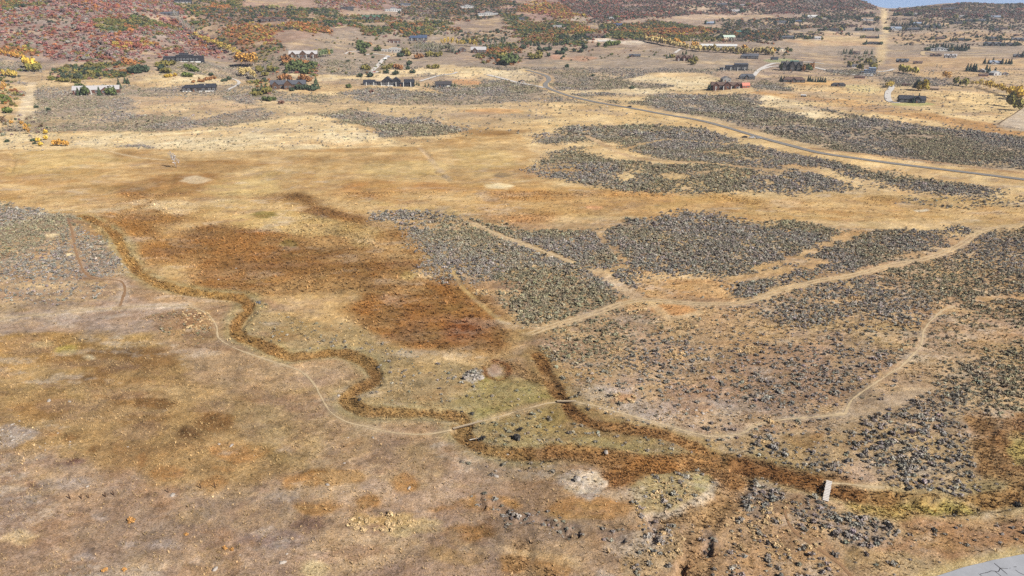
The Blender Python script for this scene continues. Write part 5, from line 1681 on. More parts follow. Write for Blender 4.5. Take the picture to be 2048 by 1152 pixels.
def wing(root, x0, x1, y0, y1, hw, hr, kind, wm, rm, base=1.5, z=0.0):
    """one block of a house: walls and roof as two parts"""
    V, Fs = [], []
    ov = .5
    zb, zt = z - base, z + hw
    box_faces(V, Fs, x0, x1, y0, y1, zb, zt)
    cx, cy = (x0 + x1) / 2, (y0 + y1) / 2
    if kind == 'gx':
        for xx in (x0, x1):
            i = len(V)
            V += [(xx, y0, zt), (xx, y1, zt), (xx, cy, zt + hr)]
            Fs.append((i, i + 1, i + 2))
    if kind == 'gy':
        for yy in (y0, y1):
            i = len(V)
            V += [(x0, yy, zt), (x1, yy, zt), (cx, yy, zt + hr)]
            Fs.append((i, i + 1, i + 2))
    if kind == 'shed':
        i = len(V)
        V += [(x0, y1, zt), (x1, y1, zt), (x1, y1, zt + hr), (x0, y1, zt + hr), (x0, y0, zt), (x1, y0, zt)]
        Fs += [(i, i + 1, i + 2, i + 3), (i + 4, i, i + 3), (i + 5, i + 2, i + 1)]
    w = link('wall', poly_mesh('wall', V, Fs, wm), root)
    V, Fs = [], []
    t = .28

    def slab(a, b, c, d):
        i = len(V)
        V.extend([(p[0], p[1], p[2] + .03) for p in (a, b, c, d)] + [(p[0], p[1], p[2] + t) for p in (a, b, c, d)])
        Fs.extend([(i, i + 3, i + 2, i + 1), (i + 4, i + 5, i + 6, i + 7), (i, i + 1, i + 5, i + 4), (i + 1, i + 2, i + 6, i + 5), (i + 2, i + 3, i + 7, i + 6), (i + 3, i, i + 4, i + 7)])
    if kind == 'gx':
        dz = hr * ov / max(.1, (y1 - y0) / 2)
        slab((x0 - ov, y0 - ov, zt - dz), (x1 + ov, y0 - ov, zt - dz), (x1 + ov, cy, zt + hr), (x0 - ov, cy, zt + hr))
        slab((x0 - ov, cy, zt + hr), (x1 + ov, cy, zt + hr), (x1 + ov, y1 + ov, zt - dz), (x0 - ov, y1 + ov, zt - dz))
    elif kind == 'gy':
        dz = hr * ov / max(.1, (x1 - x0) / 2)
        slab((x0 - ov, y0 - ov, zt - dz), (cx, y0 - ov, zt + hr), (cx, y1 + ov, zt + hr), (x0 - ov, y1 + ov, zt - dz))
        slab((cx, y0 - ov, zt + hr), (x1 + ov, y0 - ov, zt - dz), (x1 + ov, y1 + ov, zt - dz), (cx, y1 + ov, zt + hr))
    elif kind == 'hip':
        a = min((x1 - x0), (y1 - y0)) / 2
        r0, r1 = (x0 + a, x1 - a) if x1 - x0 > y1 - y0 else (cx, cx)
        i = len(V)
        V += [(x0 - ov, y0 - ov, zt), (x1 + ov, y0 - ov, zt), (x1 + ov, y1 + ov, zt), (x0 - ov, y1 + ov, zt), (r0 - .01, cy, zt + hr), (r1 + .01, cy, zt + hr)]
        Fs += [(i, i + 1, i + 5, i + 4), (i + 1, i + 2, i + 5), (i + 2, i + 3, i + 4, i + 5), (i + 3, i, i + 4), (i, i + 3, i + 2, i + 1)]
    elif kind == 'shed':
        slab((x0 - ov, y0 - ov, zt), (x1 + ov, y0 - ov, zt), (x1 + ov, y1 + ov, zt + hr), (x0 - ov, y1 + ov, zt + hr))
    else:
        box_faces(V, Fs, x0 - ov, x1 + ov, y0 - ov, y1 + ov, zt + .003, zt + .45)
    link('roof', poly_mesh('roof', V, Fs, rm), root)
    return w


STYLES = {
    # wings: x0 x1 y0 y1 (of the width), wall height, roof height (of the total), roof kind
    'gables': [(0, 1, .10, .26, .55, .38, 'gx'), (.05, .24, 0, .2, .5, .36, 'gy'), (.40, .62, -.03, .2, .6, .4, 'gy'), (.74, .93, .01, .2, .5, .34, 'gy')],
    'estate': [(0, .22, .04, .2, .34, .3, 'gx'), (.2, .44, .06, .2, .38, .12, 'flat'), (.36, .56, 0, .22, .55, .45, 'gy'), (.54, .72, .02, .22, .5, .42, 'gy'), (.62, .98, -.04, .12, .3, .12, 'flat'), (.8, .99, -.02, .14, .4, .3, 'gx')],
    'modern': [(0, .36, .02, .22, .62, .1, 'flat'), (.32, .74, .0, .24, .8, .1, 'flat'), (.7, 1, .03, .22, .66, .12, 'flat'), (.4, .62, .08, .2, 1.0, .1, 'flat')],
    'stepped': [(0, .26, 0, .2, .3, .06, 'flat'), (.2, .6, .02, .24, .55, .1, 'shed'), (.52, 1, .05, .28, .8, .12, 'shed')],
    'lodge': [(0, 1, .06, .26, .5, .42, 'gx'), (.18, .38, -.03, .1, .45, .4, 'gy'), (.62, .82, -.03, .1, .45, .36, 'gy')],
    'hip': [(0, 1, 0, .3, .45, .5, 'hip'), (.36, .6, -.05, .12, .4, .36, 'gy')],
    'low': [(0, .7, 0, .22, .5, .4, 'hip'), (.5, 1, .04, .26, .55, .42, 'gx'), (.3, .5, -.03, .1, .5, .2, 'flat')],
    'barn': [(0, 1, 0, .36, .5, .42, 'gx')],
    'gable': [(0, 1, 0, .9, .55, .42, 'gy')],
    'el': [(0, 1, .08, .34, .5, .42, 'gx'), (.1, .42, -.1, .16, .46, .38, 'gy')],
    'pair': [(0, .46, .04, .34, .55, .42, 'gx'), (.5, 1, 0, .34, .5, .42, 'gx'), (.6, .8, -.06, .1, .5, .36, 'gy')],
    'shed': [(0, 1, 0, .4, .6, .25, 'shed')],
    'arena': [(0, 1, 0, .22, .6, .34, 'gx')],
    'flat': [(0, 1, 0, .3, .85, .1, 'flat')],
}


def house(px, py, wpx, hpx, style, roof, wall, label, rot=0.0, extras='', name='house', cat='house'):
    """px, py: middle of the foot of its front wall in the photograph"""
    P = gpt(px, py)
    s = F / depth_at(P)
    Wd, Ht = wpx / s, hpx / s * .95
    o = empty(name, (P.x, P.y, P.z + .1), label, cat, None, rot - math.atan2(P.x, P.y) * .5)
    HOUSE_SPOTS.append((P.x, P.y + Wd * .12, Wd * .58))
    wm, rm = cmat('wall_' + wall, WALLS[wall], .85), cmat('roof_' + roof, ROOFS[roof], .55 if roof != 'white' else .6, .12, .6)
    rr = random.Random(int(px * 7 + py))
    wins = []
    for (x0, x1, y0, y1, a, b, kind) in STYLES[style]:
        X0, X1, Y0_, Y1 = (x0 - .5) * Wd, (x1 - .5) * Wd, y0 * Wd, y1 * Wd
        hw, hr = max(1.8, a * Ht), b * Ht
        wing(o, X0, X1, Y0_, Y1, hw, hr, kind, wm, rm, base=max(2.0, Wd * .08))
        front = all(not (q is not None and q[2] < y0 - .001 and q[0] <= x0 and q[1] >= x1) for q in STYLES[style])
        if front and wpx > 8:
            n = max(1, min(5, int((X1 - X0) / 4.2)))
            for k in range(n):
                cx = X0 + (X1 - X0) * (k + .5) / n
                hidden = any((q[0] - .5) * Wd - .3 < cx < (q[1] - .5) * Wd + .3 and q[2] < y0 for q in STYLES[style])
                if not hidden:
                    wins.append((cx, Y0_, min(2.6, (X1 - X0) / n * .62), hw, 0))
            if style not in ('arena', 'flat'):
                wins.append((X1, (Y0_ + Y1) / 2, min(2.2, (Y1 - Y0_) * .4), hw, 1))
    for (a, b, w, hw, side) in wins[:12]:
        q = link('window', WIN, o)
        hh = min(2.2, hw * .55)
        q.location = (a + (.02 if side else 0), b - (0 if side else .02), max(.5, hw * .28))
        q.scale = (w, 1.0, hh)
        if side:
            q.rotation_euler = (0, 0, math.pi / 2)
    x0, x1, y0, y1, a, b, kind = STYLES[style][0]
    if 'c' in extras:
        V, Fs = [], []
        cx, cy = (rr.uniform(.25, .7) - .5) * Wd, (y0 + y1) / 2 * Wd
        box_faces(V, Fs, cx - .7, cx + .7, cy - .5, cy + .5, Ht * .3, Ht * 1.08)
        link('chimney', poly_mesh('chimney', V, Fs, cmat('wall_stone', WALLS['stone'])), o)
    if 'p' in extras:                                    # pale posts and pillars along the front
        V, Fs = [], []
        box_faces(V, Fs, -.36, .36, -.3, .3, -2, max(2.4, Ht * .46))
        pm = poly_mesh('pillar', V, Fs, M_WHITE)
        n = max(3, int(wpx / 13))
        for k in range(n):
            q = link('pillar', pm, o)
            q.location = ((k + .5) / n * Wd - Wd / 2, min(q_[2] for q_ in STYLES[style]) * Wd - 1.4, 0)
    if 'w' in extras:                                    # white bands of a modern front
        for k in range(3):
            V, Fs = [], []
            a0 = (-.5 + .33 * k + .02) * Wd
            box_faces(V, Fs, a0, a0 + Wd * .26, -.9, -.5, -1, .8)
            link('terrace_wall', poly_mesh('terrace_wall', V, Fs, M_WHITE), o)
    if 'g' in extras:
        V, Fs = [], []
        w_ = min(5.0, Wd * .16)
        box_faces(V, Fs, -w_ / 2, w_ / 2, -.1, .05, 0, 2.6)
        q = link('garage_door', poly_mesh('garage_door', V, Fs, cmat('garage_white', (206, 202, 196))), o)
        q.location = (Wd * .3, STYLES[style][0][2] * Wd - .04, 0)
    V, Fs = [], []
    box_faces(V, Fs, -.6, .6, -.07, .03, 0, 2.2)
    q = link('door', poly_mesh('door', V, Fs, cmat('door_wood', (140, 96, 66))), o)
    f0 = min(STYLES[style], key=lambda w: w[2])
    q.location = (((f0[0] * .7 + f0[1] * .3) - .5) * Wd, f0[2] * Wd - .03, .1)
    return o


HOUSES = [
    (192, 188, 84, 17, 'lodge', 'lightgrey', 'redtimber', 'red brown timber house with pale grey roof among green trees', .05, 'cp'),
    (367, 124, 74, 17, 'modern', 'slate', 'black', 'long black flat roofed mansion with white terraces under the red hillside', 0, 'wc'),
    (398, 183, 64, 15, 'low', 'black', 'dark', 'low dark hip roofed house with pale stone at the end of the zigzag drive', 0, 'wc'),
    (338, 31, 36, 8, 'low', 'slate', 'dark', 'dark hillside house above the yellow draw', 0, ''),
    (366, 6, 32, 9, 'modern', 'slate', 'black', 'dark house at the top edge above a pale terrace', 0, 'w'),
    (546, 43, 52, 9, 'gables', 'brown', 'brown', 'brown hillside lodge above the orange oak belt', 0, 'c'),
    (606, 116, 55, 15, 'gables', 'lightgrey', 'timber', 'timber house with pale stone columns and grey gabled roofs', 0, 'pc'),
    (576, 179, 68, 19, 'gables', 'slate', 'timber', 'timber lodge with dark gables among oaks and round shrubs', 0, 'c'),
    (778, 172, 102, 18, 'estate', 'black', 'black', 'sprawling black house with white pillars and two peaked gables', 0, 'pw'),
    (887, 175, 32, 13, 'barn', 'dark', 'black', 'plain black barn right of the sprawling black house', .05, 'g'),
    (694, 20, 25, 7, 'low', 'dark', 'dark', 'dark long low house high on the reddish slope', 0, ''),
    (742, 40, 36, 10, 'gables', 'green', 'timber', 'green roofed lodge between dark trees', 0, 'c'),
    (786, 23, 32, 8, 'modern', 'blue', 'white', 'white fronted house high on the reddish slope', 0, 'w'),
    (811, 12, 20, 6, 'el', 'slate', 'grey', 'small grey house above the white fronted house', 0, ''),
    (934, 16, 25, 7, 'modern', 'grey', 'white', 'white flat roofed house near the top edge', 0, 'w'),
    (976, 31, 40, 8, 'modern', 'slate', 'white', 'long white house with slate roof below the top edge', 0, 'w'),
    (788, 86, 24, 8, 'el', 'brown', 'redtimber', 'brown house with a pale portal above the concrete shell', 0, 'p'),
    (836, 82, 36, 12, 'low', 'blue', 'dark', 'house with a wide dark blue roof above the leafless grove', 0, 'p'),
    (788, 105, 50, 9, 'modern', 'white', 'concrete', 'pale concrete house under construction with flat roofs', 0, ''),
    (926, 104, 14, 9, 'gable', 'grey', 'brown', 'small brown cabin right of the leafless grove', .3, ''),
    (957, 106, 30, 13, 'el', 'lightgrey', 'brown', 'dark brown cabin with a pale grey roof below yellow aspens', 0, 'c'),
    (1190, 76, 34, 9, 'lodge', 'brown', 'timber', 'brown lodge on the pale gravel yard', 0, ''),
    (1235, 53, 18, 7, 'el', 'blue', 'black', 'dark house with a blue white roof on the olive slope', 0, ''),
    (1420, 49, 15, 6, 'low', 'bluegrey', 'blue', 'small blue grey house on the olive ridge', 0, ''),
    (1479, 66, 15, 5, 'barn', 'teal', 'grey', 'small green roofed barn right on the olive ridge', 0, ''),
    (1459, 78, 25, 8, 'barn', 'palegreen', 'cream', 'barn with a pale green roof above the white arena', .4, ''),
    (1437, 98, 70, 10, 'arena', 'white', 'white', 'long white riding hall behind the straw coloured trees', -.1, '', 'riding_hall', 'barn'),
    (1368, 122, 32, 12, 'gables', 'brown', 'redtimber', 'timber house with white posts on the sage knoll', 0, 'p'),
    (1499, 118, 34, 11, 'low', 'slate', 'dark', 'low dark house between the riding hall and the loop drive', 0, ''),
    (1270, 114, 22, 6, 'el', 'slate', 'brown', 'small dark house alone on the sage slope', 0, ''),
    (1468, 141, 54, 15, 'stepped', 'slate', 'black', 'stepped black modern house beside the loop drive', 0, 'p'),
    (1494, 159, 30, 12, 'hip', 'slate', 'dark', 'dark hip roofed house above the brown knoll', 0, ''),
    (1454, 164, 17, 11, 'gable', 'grey', 'grey', 'grey white gabled barn with a round window', .2, '', 'barn', 'barn'),
    (1454, 179, 60, 15, 'gables', 'brown', 'redtimber', 'red brown log lodge with many gables and white posts', 0, 'pc'),
    (1492, 176, 16, 11, 'barn', 'red', 'red', 'bright red roofed wing right of the log lodge', .4, '', 'barn', 'barn'),
    (1046, 166, 10, 6, 'gable', 'dark', 'stone', 'small stone gatehouse beside the road', .2, '', 'gatehouse', 'gatehouse'),
    (1042, 40, 14, 6, 'el', 'dark', 'blue', 'dark blue house on the green wooded slope', 0, ''),
    (1115, 57, 16, 7, 'el', 'grey', 'tan', 'tan house hidden in the wooded slope', 0, ''),
    (1223, 38, 10, 5, 'gable', 'lightgrey', 'white', 'small white cottage under the mountain', 0, ''),
    (1583, 142, 40, 20, 'gables', 'dark', 'dark', 'tall dark gabled house beside the loop drive', 0, 'c'),
    (1589, 127, 15, 6, 'barn', 'teal', 'grey', 'barn with a teal roof behind the tall dark gabled house', 0, '', 'barn', 'barn'),
    (1588, 165, 42, 12, 'hip', 'brown', 'dark', 'brown hip roofed house among pines', 0, ''),
    (1677, 173, 26, 8, 'hip', 'dark', 'dark', 'black hip roofed hut alone on the golden field', 0, ''),
    (1720, 157, 18, 6, 'barn', 'brown', 'red', 'dark red shed beside the curving paved drive', 0, '', 'shed', 'shed'),
    (1737, 148, 26, 14, 'stepped', 'bluegrey', 'blue', 'blue grey house with pale roofs by the straight clearing', 0, 'w'),
    (1705, 135, 20, 6, 'low', 'slate', 'white', 'low sheds left of the blue grey house', 0, '', 'shed', 'shed'),
    (1824, 206, 48, 15, 'pair', 'black', 'black', 'dark barn like house at the end of the paved drive', 0, 'c'),
    (1865, 180, 22, 7, 'barn', 'tan', 'tan', 'long tan shed right of the yellow olive trees', -.15, '', 'shed', 'shed'),
    (1813, 172, 14, 5, 'shed', 'brown', 'redtimber', 'open red brown shed above the dark barn house', 0, '', 'shed', 'shed'),
    (1607, 194, 9, 4, 'shed', 'white', 'black', 'tiny white field shelter on the brown slope', 0, '', 'shelter', 'shed'),
    (1565, 103, 13, 6, 'gable', 'lightgrey', 'cream', 'cream cottage above the loop drive', .3, ''),
    (1549, 120, 14, 6, 'el', 'black', 'blue', 'dark blue cottage left of the tall gabled house', 0, ''),
    (1712, 109, 15, 7, 'el', 'brown', 'brown', 'brown house between round pines left of the clearing', 0, ''),
    (1747, 89, 24, 6, 'hip', 'dark', 'black', 'black low house on the straw field left of the clearing', 0, ''),
    (1742, 77, 22, 5, 'low', 'brown', 'brown', 'brown low house above the black low house', 0, ''),
    (1805, 125, 22, 8, 'lodge', 'slate', 'dark', 'dark house right of the straight clearing', 0, ''),
    (1836, 128, 16, 6, 'el', 'brown', 'tan', 'small brown and tan house on the straw field', 0, ''),
    (1792, 61, 20, 8, 'el', 'bluegrey', 'white', 'white and blue house right beside the clearing', 0, ''),
    (1826, 61, 24, 6, 'low', 'slate', 'dark', 'dark house right of the white and blue house', 0, ''),
    (1855, 56, 14, 6, 'low', 'black', 'dark', 'black house with the dark hedge on the upper bench', 0, ''),
    (1872, 55, 15, 7, 'el', 'slate', 'blue', 'slate roofed house right of the black bench house', 0, ''),
    (1735, 62, 20, 6, 'low', 'blue', 'dark', 'dark house left of the clearing by the hedge', 0, ''),
    (1735, 41, 22, 6, 'el', 'tan', 'white', 'white house left beside the upper clearing', 0, 'p'),
    (1878, 79, 20, 6, 'low', 'brown', 'dark', 'dark house above the white modern house', 0, ''),
    (1919, 82, 14, 6, 'low', 'black', 'dark', 'black house above the pine row', 0, ''),
    (1879, 102, 32, 7, 'modern', 'white', 'white', 'white modern house in the bend of the right hand lane', 0, ''),
    (1901, 116, 22, 8, 'gables', 'lightgrey', 'white', 'white house with small gables below the lane', 0, ''),
    (1872, 113, 20, 6, 'lodge', 'brown', 'brown', 'brown house below the bend of the lane', 0, ''),
    (1992, 129, 22, 8, 'el', 'bluegrey', 'white', 'blue roofed white house between the lane pines', 0, ''),
    (1962, 145, 13, 7, 'gable', 'white', 'white', 'white farmhouse right of the tall dark pines', -.4, ''),
    (1995, 151, 16, 9, 'gable', 'white', 'white', 'white steep roofed farm cottage right of the red barn', .4, ''),
    (2012, 150, 9, 5, 'gable', 'lightgrey', 'white', 'tiny white outbuilding right of the farm cottage', 0, '', 'shed', 'shed'),
    (1967, 153, 16, 6, 'barn', 'brown', 'red', 'red timber barn below the white farmhouse', 0, '', 'barn', 'barn'),
    (2040, 115, 22, 7, 'lodge', 'slate', 'brown', 'brown house cut by the right edge on the lane', 0, ''),
    (1985, 92, 30, 8, 'gables', 'slate', 'dark', 'long dark house below the ridge near the right edge', 0, ''),
    (2018, 92, 16, 7, 'el', 'dark', 'dark', 'dark house right of the long dark house', 0, ''),
    (2036, 82, 22, 7, 'lodge', 'slate', 'dark', 'dark house above at the right edge', 0, ''),
    (1984, 78, 16, 5, 'el', 'slate', 'grey', 'grey house on the upper bench near the right', 0, ''),
    (1990, 82, 8, 3, 'barn', 'brown', 'tan', 'tiny tan shed by the grey bench house', 0, '', 'shed', 'shed'),
    (1990, 62, 12, 5, 'low', 'black', 'dark', 'small black house under the ridge lane', 0, ''),
    (1835, 49, 14, 5, 'el', 'bluegrey', 'grey', 'grey house under the skyline right of the clearing', 0, ''),
    (1808, 31, 18, 5, 'low', 'dark', 'brown', 'brown house on the slope under the skyline', 0, ''),
    (1831, 30, 12, 4, 'el', 'grey', 'white', 'pale house right of the brown skyline house', 0, ''),
    (1898, 20, 24, 5, 'low', 'slate', 'dark', 'long dark house on the skyline ridge', 0, ''),
    (1921, 36, 14, 6, 'el', 'grey', 'white', 'white house below the skyline ridge', 0, ''),
    (1938, 43, 12, 5, 'low', 'black', 'dark', 'dark cottage below the skyline ridge', 0, ''),
    (1962, 43, 16, 5, 'low', 'slate', 'dark', 'slate house below the right part of the ridge', 0, ''),
    (1990, 36, 20, 5, 'el', 'bluegrey', 'grey', 'blue grey house below the right part of the ridge', 0, ''),
    (1915, 48, 18, 5, 'low', 'dark', 'dark', 'dark low house under the white ridge house', 0, ''),
    (2000, 58, 26, 4, 'low', 'brown', 'brown', 'long brown house on the upper bench at right', 0, ''),
    (1625, 36, 18, 6, 'el', 'white', 'white', 'white house under the mountain on the right', 0, ''),
    (1650, 39, 10, 4, 'gable', 'lightgrey', 'cream', 'cream cottage right of the white mountain house', 0, ''),
    (1563, 47, 18, 6, 'el', 'slate', 'grey', 'grey house on the wooded saddle', 0, ''),
    (1596, 45, 12, 5, 'low', 'blue', 'dark', 'dark house right of the grey saddle house', 0, ''),
    (1664, 62, 26, 6, 'lodge', 'dark', 'dark', 'dark lodge beside the orange oak patch', 0, ''),
    (1630, 79, 22, 6, 'low', 'lightgrey', 'white', 'white house at the end of the dark hedge', 0, ''),
    (1575, 78, 24, 7, 'low', 'slate', 'dark', 'dark house behind the left end of the hedge', 0, ''),
    (1443, 11, 20, 5, 'low', 'slate', 'dark', 'dark house on the bare tan slope of the mountain', 0, ''),
    (1471, 24, 16, 5, 'el', 'lightgrey', 'white', 'pale house on the tan slope of the mountain', 0, ''),
    (1484, 12, 14, 4, 'low', 'grey', 'grey', 'grey house high on the mountain slope', 0, ''),
]
for h_ in HOUSES:
    house(*h_)

for h_ in HOUSES:
    if h_[1] > 104 or h_[0] < 1020 or h_[4] in ('arena',):
        continue
    sh = h_[7]
    for cut in (' with ', ' above ', ' below ', ' under ', ' behind ', ' beside '):
        if len(sh.split()) > 9 and cut in sh:
            sh = sh.split(cut)[0]
    for sd_, wd in ((-1, 'left'), (1, 'right')):
        for q in range(TR.randint(1, 3)):
            kd = 'conifer' if TR.random() < .45 else 'oak'
            lab = f"dark {'pine' if kd == 'conifer' else 'shrub'} {['close', 'further', 'farthest'][q]} {wd} of the {sh}"
            plant(kd, h_[0] + sd_ * (h_[2] * .5 + 2 + 4.5 * q + TR.uniform(-1, 1.5)), h_[1] + TR.uniform(-1.6, .9), TR.uniform(6.5, 9.5) if kd == 'conifer' else TR.uniform(5, 7.5), CON if kd == 'conifer' else TR.choice([OKD, OKD, OKG, OKO]), lab, 'dark trees around the far houses')

# ---------------------------------------------------------------- oaks that show largest, one by one
LANDMARKS = [(h_[0], h_[1], h_[7]) for h_ in HOUSES] + [(60, 130, 'big bright yellow tree at the red hillside'), (440, 95, 'row of yellow aspens in the draw'), (20, 270, 'golden aspens in the far left gully'), (30, 60, 'left part of the red hillside'), (120, 60, 'middle of the red hillside'), (220, 60, 'right part of the red hillside'), (120, 100, 'lower middle of the red hillside'), (240, 105, 'lower right of the red hillside'), (70, 20, 'crest of the red hillside'), (180, 15, 'right crest of the red hillside'), (180, 132, 'olive belt below the red hillside'), (300, 100, 'slope left of the long black mansion'), (520, 130, 'slope above the timber lodge'), (460, 50, 'orange spur beside the draw'), (600, 65, 'orange belt below the hillside lodge'), (760, 62, 'green belt below the green roofed lodge'), (850, 60, 'olive belt above the leafless grove'), (1000, 110, 'olive gold clump by the hill lane'), (1120, 85, 'wooded middle slope'), (1280, 60, 'olive ridge above the riding hall'), (1400, 75, 'right end of the olive ridge'), (10, 190, 'orange aspens at the left edge'),
                                                       (1350, 95, 'long row of pale cottonwoods'), (1770, 60, 'straight clearing'), (1700, 120, 'leafless willow grove')]
SHORT = {h_[7]: h_[7].split(' with ')[0].split(' among ')[0].split(' on the ')[0].split(' above ')[0].split(' under ')[0].split(' beside ')[0].split(' between ')[0].split(' right of')[0].split(' left of')[0].split(' at the ')[0].split(' below ')[0].split(' behind ')[0].split(' near ')[0].split(' by the ')[0].split(' in the ')[0] for h_ in HOUSES}
used = {}


def near_label(noun, a, b, marks, unique):
    k = min(range(len(marks)), key=lambda q: (marks[q][0] - a) ** 2 + 6 * (marks[q][1] - b) ** 2)
    mx, my, ml = marks[k]
    side = ('left of' if a < mx else 'right of') if abs(a - mx) > 2.2 * abs(b - my) else ('above' if b < my else 'below')
    return side, ml, (a - mx) ** 2 + 6 * (b - my) ** 2


def label_set(items, noun_of, marks, what):
    """items: (px, py, ...); gives each 'noun side-of landmark, nth nearest to it'"""
    rows = {}
    for n, it in enumerate(items):
        noun = noun_of(it)
        side, ml, d = near_label(noun, it[0], it[1], marks, None)
        rows.setdefault((noun, side, ml), []).append((d, n))
    out = [None] * len(items)
    for (noun, side, ml), v in rows.items():
        v.sort()
        short = SHORT.get(ml, ml)
        for r, (d, n) in enumerate(v):
            if len(v) == 1:
                lab = f'{noun} {side} the {short}'
            elif r == 0:
                lab = f'{noun} {side} the {short}, nearest to it'
            else:
                lab = f'{noun} {side} the {short}, {ordinal(r)} nearest to it'
            out[n] = (lab, f'{what} {side} the {short}')
    return out


amb = {}
for k, v in list(SHORT.items()):
    amb.setdefault(v, []).append(k)
for v, ks in amb.items():
    if len(ks) > 1:
        for k in ks:
            SHORT[k] = k
SAGE_MARKS = [(1654, 980, 'plank footbridge'), (1700, 968, 'right end of the footbridge'), (1585, 1030, 'curved narrow trail at lower right'), (1650, 1105, 'lower end of the curved narrow trail'), (1730, 1060, 'dense sage patch below the footbridge'), (1960, 1110, 'cracked road'), (1860, 1085, 'left tip of the cracked road'),
              (1840, 1022, 'yellow sedge strip'), (1960, 1005, 'bend of the rusty slough at right'), (1950, 880, 'rusty hollow at the right edge'), (1690, 828, 'foot of the ridge trail'), (1600, 878, 'oval rust patch above the footbridge'),
              (1430, 875, 'main trail bend'), (1540, 845, 'kink of the main trail'), (1780, 900, 'middle of the dense right hand sage'), (1860, 850, 'upper part of the dense right hand sage'), (1860, 950, 'lower part of the dense right hand sage'), (1480, 930, 'meeting of the two channels'),
              (1350, 980, 'rounded islet in the slough'), (1405, 965, 'pale tip of the rounded islet'), (1320, 1090, 'lower islet by the dark cut bank'), (1500, 1000, 'slough left of the curved trail'), (1470, 1090, 'slough at the bottom edge'), (1175, 965, 'pale stony islet'),
              (1150, 803, 'short boardwalk'), (935, 850, 'long narrow boardwalk'), (1030, 878, 'large dark dead bush'), (1250, 870, 'middle of the green tongue'), (1370, 905, 'right tip of the green tongue'), (1050, 930, 'dry ground below the creek bend'), (945, 752, 'round pale hollow'), (740, 765, 'creek loop'), (1560, 905, 'golden slope above the footbridge'), (1640, 925, 'far bank of the footbridge channel')]
for it, (lab, grp) in zip(SAGE_BEST, label_set(SAGE_BEST, lambda it: 'grey sagebrush', SAGE_MARKS, 'sagebrush')):
    o = link('sagebrush', SAGE_M[it[6]], None, label=short_label(lab), category='shrub', group=grp)
    o.location = it[2]
    o.rotation_euler = (0, 0, it[3])
    o.scale = it[4]
    o['tint'] = [float(v) for v in it[5]]

oaks = finish_oaks()
for it, (lab, grp) in zip(oaks, label_set(oaks, lambda it: colour_word(it[5]) + ' oak clump', [m for m in LANDMARKS if len(SHORT.get(m[2], m[2]).split()) <= 8], 'oak clumps')):
    plant('oak', 0, 0, 0, it[5], lab, grp, it[2], tuple(it[3]), it[4], it[6])
# ---------------------------------------------------------------- small things in the near ground
M_PLANK = plain_mat('weathered_plank', (222, 214, 206), .85, .18, 4.0)
M_OLDPLANK = plain_mat('grey_board', (186, 168, 142), .9, .22, 4.0)
M_BEAM = plain_mat('dark_beam', (110, 92, 76), .9, .2, 3.0)
M_POST = plain_mat('old_post', (92, 70, 56), .95, .25, 4.0)
M_DEAD = plain_mat('dead_wood', (202, 192, 178), .95, .25, 3.0)
M_DARKTWIG = plain_mat('dead_twig', (104, 92, 80), .95, .25, 3.0)


def plank_walk(name, a, b, width, n, label, cat, mat, gap=.05, lift=.35, rng=3):
    A_, B_ = gpt(*a), gpt(*b)
    za, zb = A_.z, B_.z
    top = max(za, zb) + lift
    d = Vector((B_.x - A_.x, B_.y - A_.y, 0))
    L = d.length
    ang = math.atan2(d.y, d.x)
    o = empty(name, ((A_.x + B_.x) / 2, (A_.y + B_.y) / 2, top), label, cat, None, ang)
    g = random.Random(rng)
    V, Fs = [], []
    pw = L / n - gap
    box_faces(V, Fs, -pw / 2, pw / 2, -width / 2, width / 2, -.03, .03)
    pm = poly_mesh('plank', V, Fs, mat)
    for k in range(n):
        q = link('plank', pm, o)
        q.location = (-L / 2 + (k + .5) * L / n, g.uniform(-.05, .05), g.uniform(-.012, .012))
        q.rotation_euler = (0, 0, g.uniform(-.02, .02))
        q.scale = (1, g.uniform(.94, 1.03), 1)
    V, Fs = [], []
    box_faces(V, Fs, -L / 2, L / 2, -.08, .08, -.28, -.045)
    bm_ = poly_mesh('beam', V, Fs, M_BEAM)
    for s_ in (-1, 1):
        q = link('beam', bm_, o)
        q.location = (0, s_ * width * .38, 0)
    V, Fs = [], []
    box_faces(V, Fs, -.12, .12, -width / 2, width / 2, -.9, -.285)
    sm = poly_mesh('sill', V, Fs, M_BEAM)
    for s_ in (-1, 1):
        q = link('sill', sm, o)
        q.location = (s_ * (L / 2 - .2), 0, 0)
    return o


plank_walk('footbridge', (1650.5, 1003), (1658.5, 964), 1.2, 13, 'pale plank footbridge across the rusty channel at lower right', 'footbridge', M_PLANK, .12, .2)
plank_walk('boardwalk', (906, 859), (964, 842), 0.62, 22, 'narrow grey boardwalk carrying the main trail over the winding creek', 'boardwalk', M_OLDPLANK, .04, .10, 4)
plank_walk('boardwalk', (1114, 805), (1152, 802), 0.62, 14, 'short grey boardwalk crossing the orange side channel', 'boardwalk', M_OLDPLANK, .04, .10, 5)

V, Fs = [], []
box_faces(V, Fs, -.07, .07, -.07, .07, -.4, 1.25)
PM = poly_mesh('fence_post', V, Fs, M_POST)
FP = [(141, 998), (163, 998), (178, 997), (211, 994), (228, 991), (337, 985), (402, 977), (431, 976)]
for n, (a, b) in enumerate(FP):
    o = link('fence_post', PM, None, label=f'dark old fence post, {ordinal(n)} from the left in the broken line', category='fence post', group='old fence posts in a broken line')
    o.location = gpt(a, b)
    o.rotation_euler = (TR.uniform(-.12, .12), TR.uniform(-.12, .12), TR.uniform(0, 1))
    o.scale = (1.1, 1.1, TR.uniform(.9, 1.15))

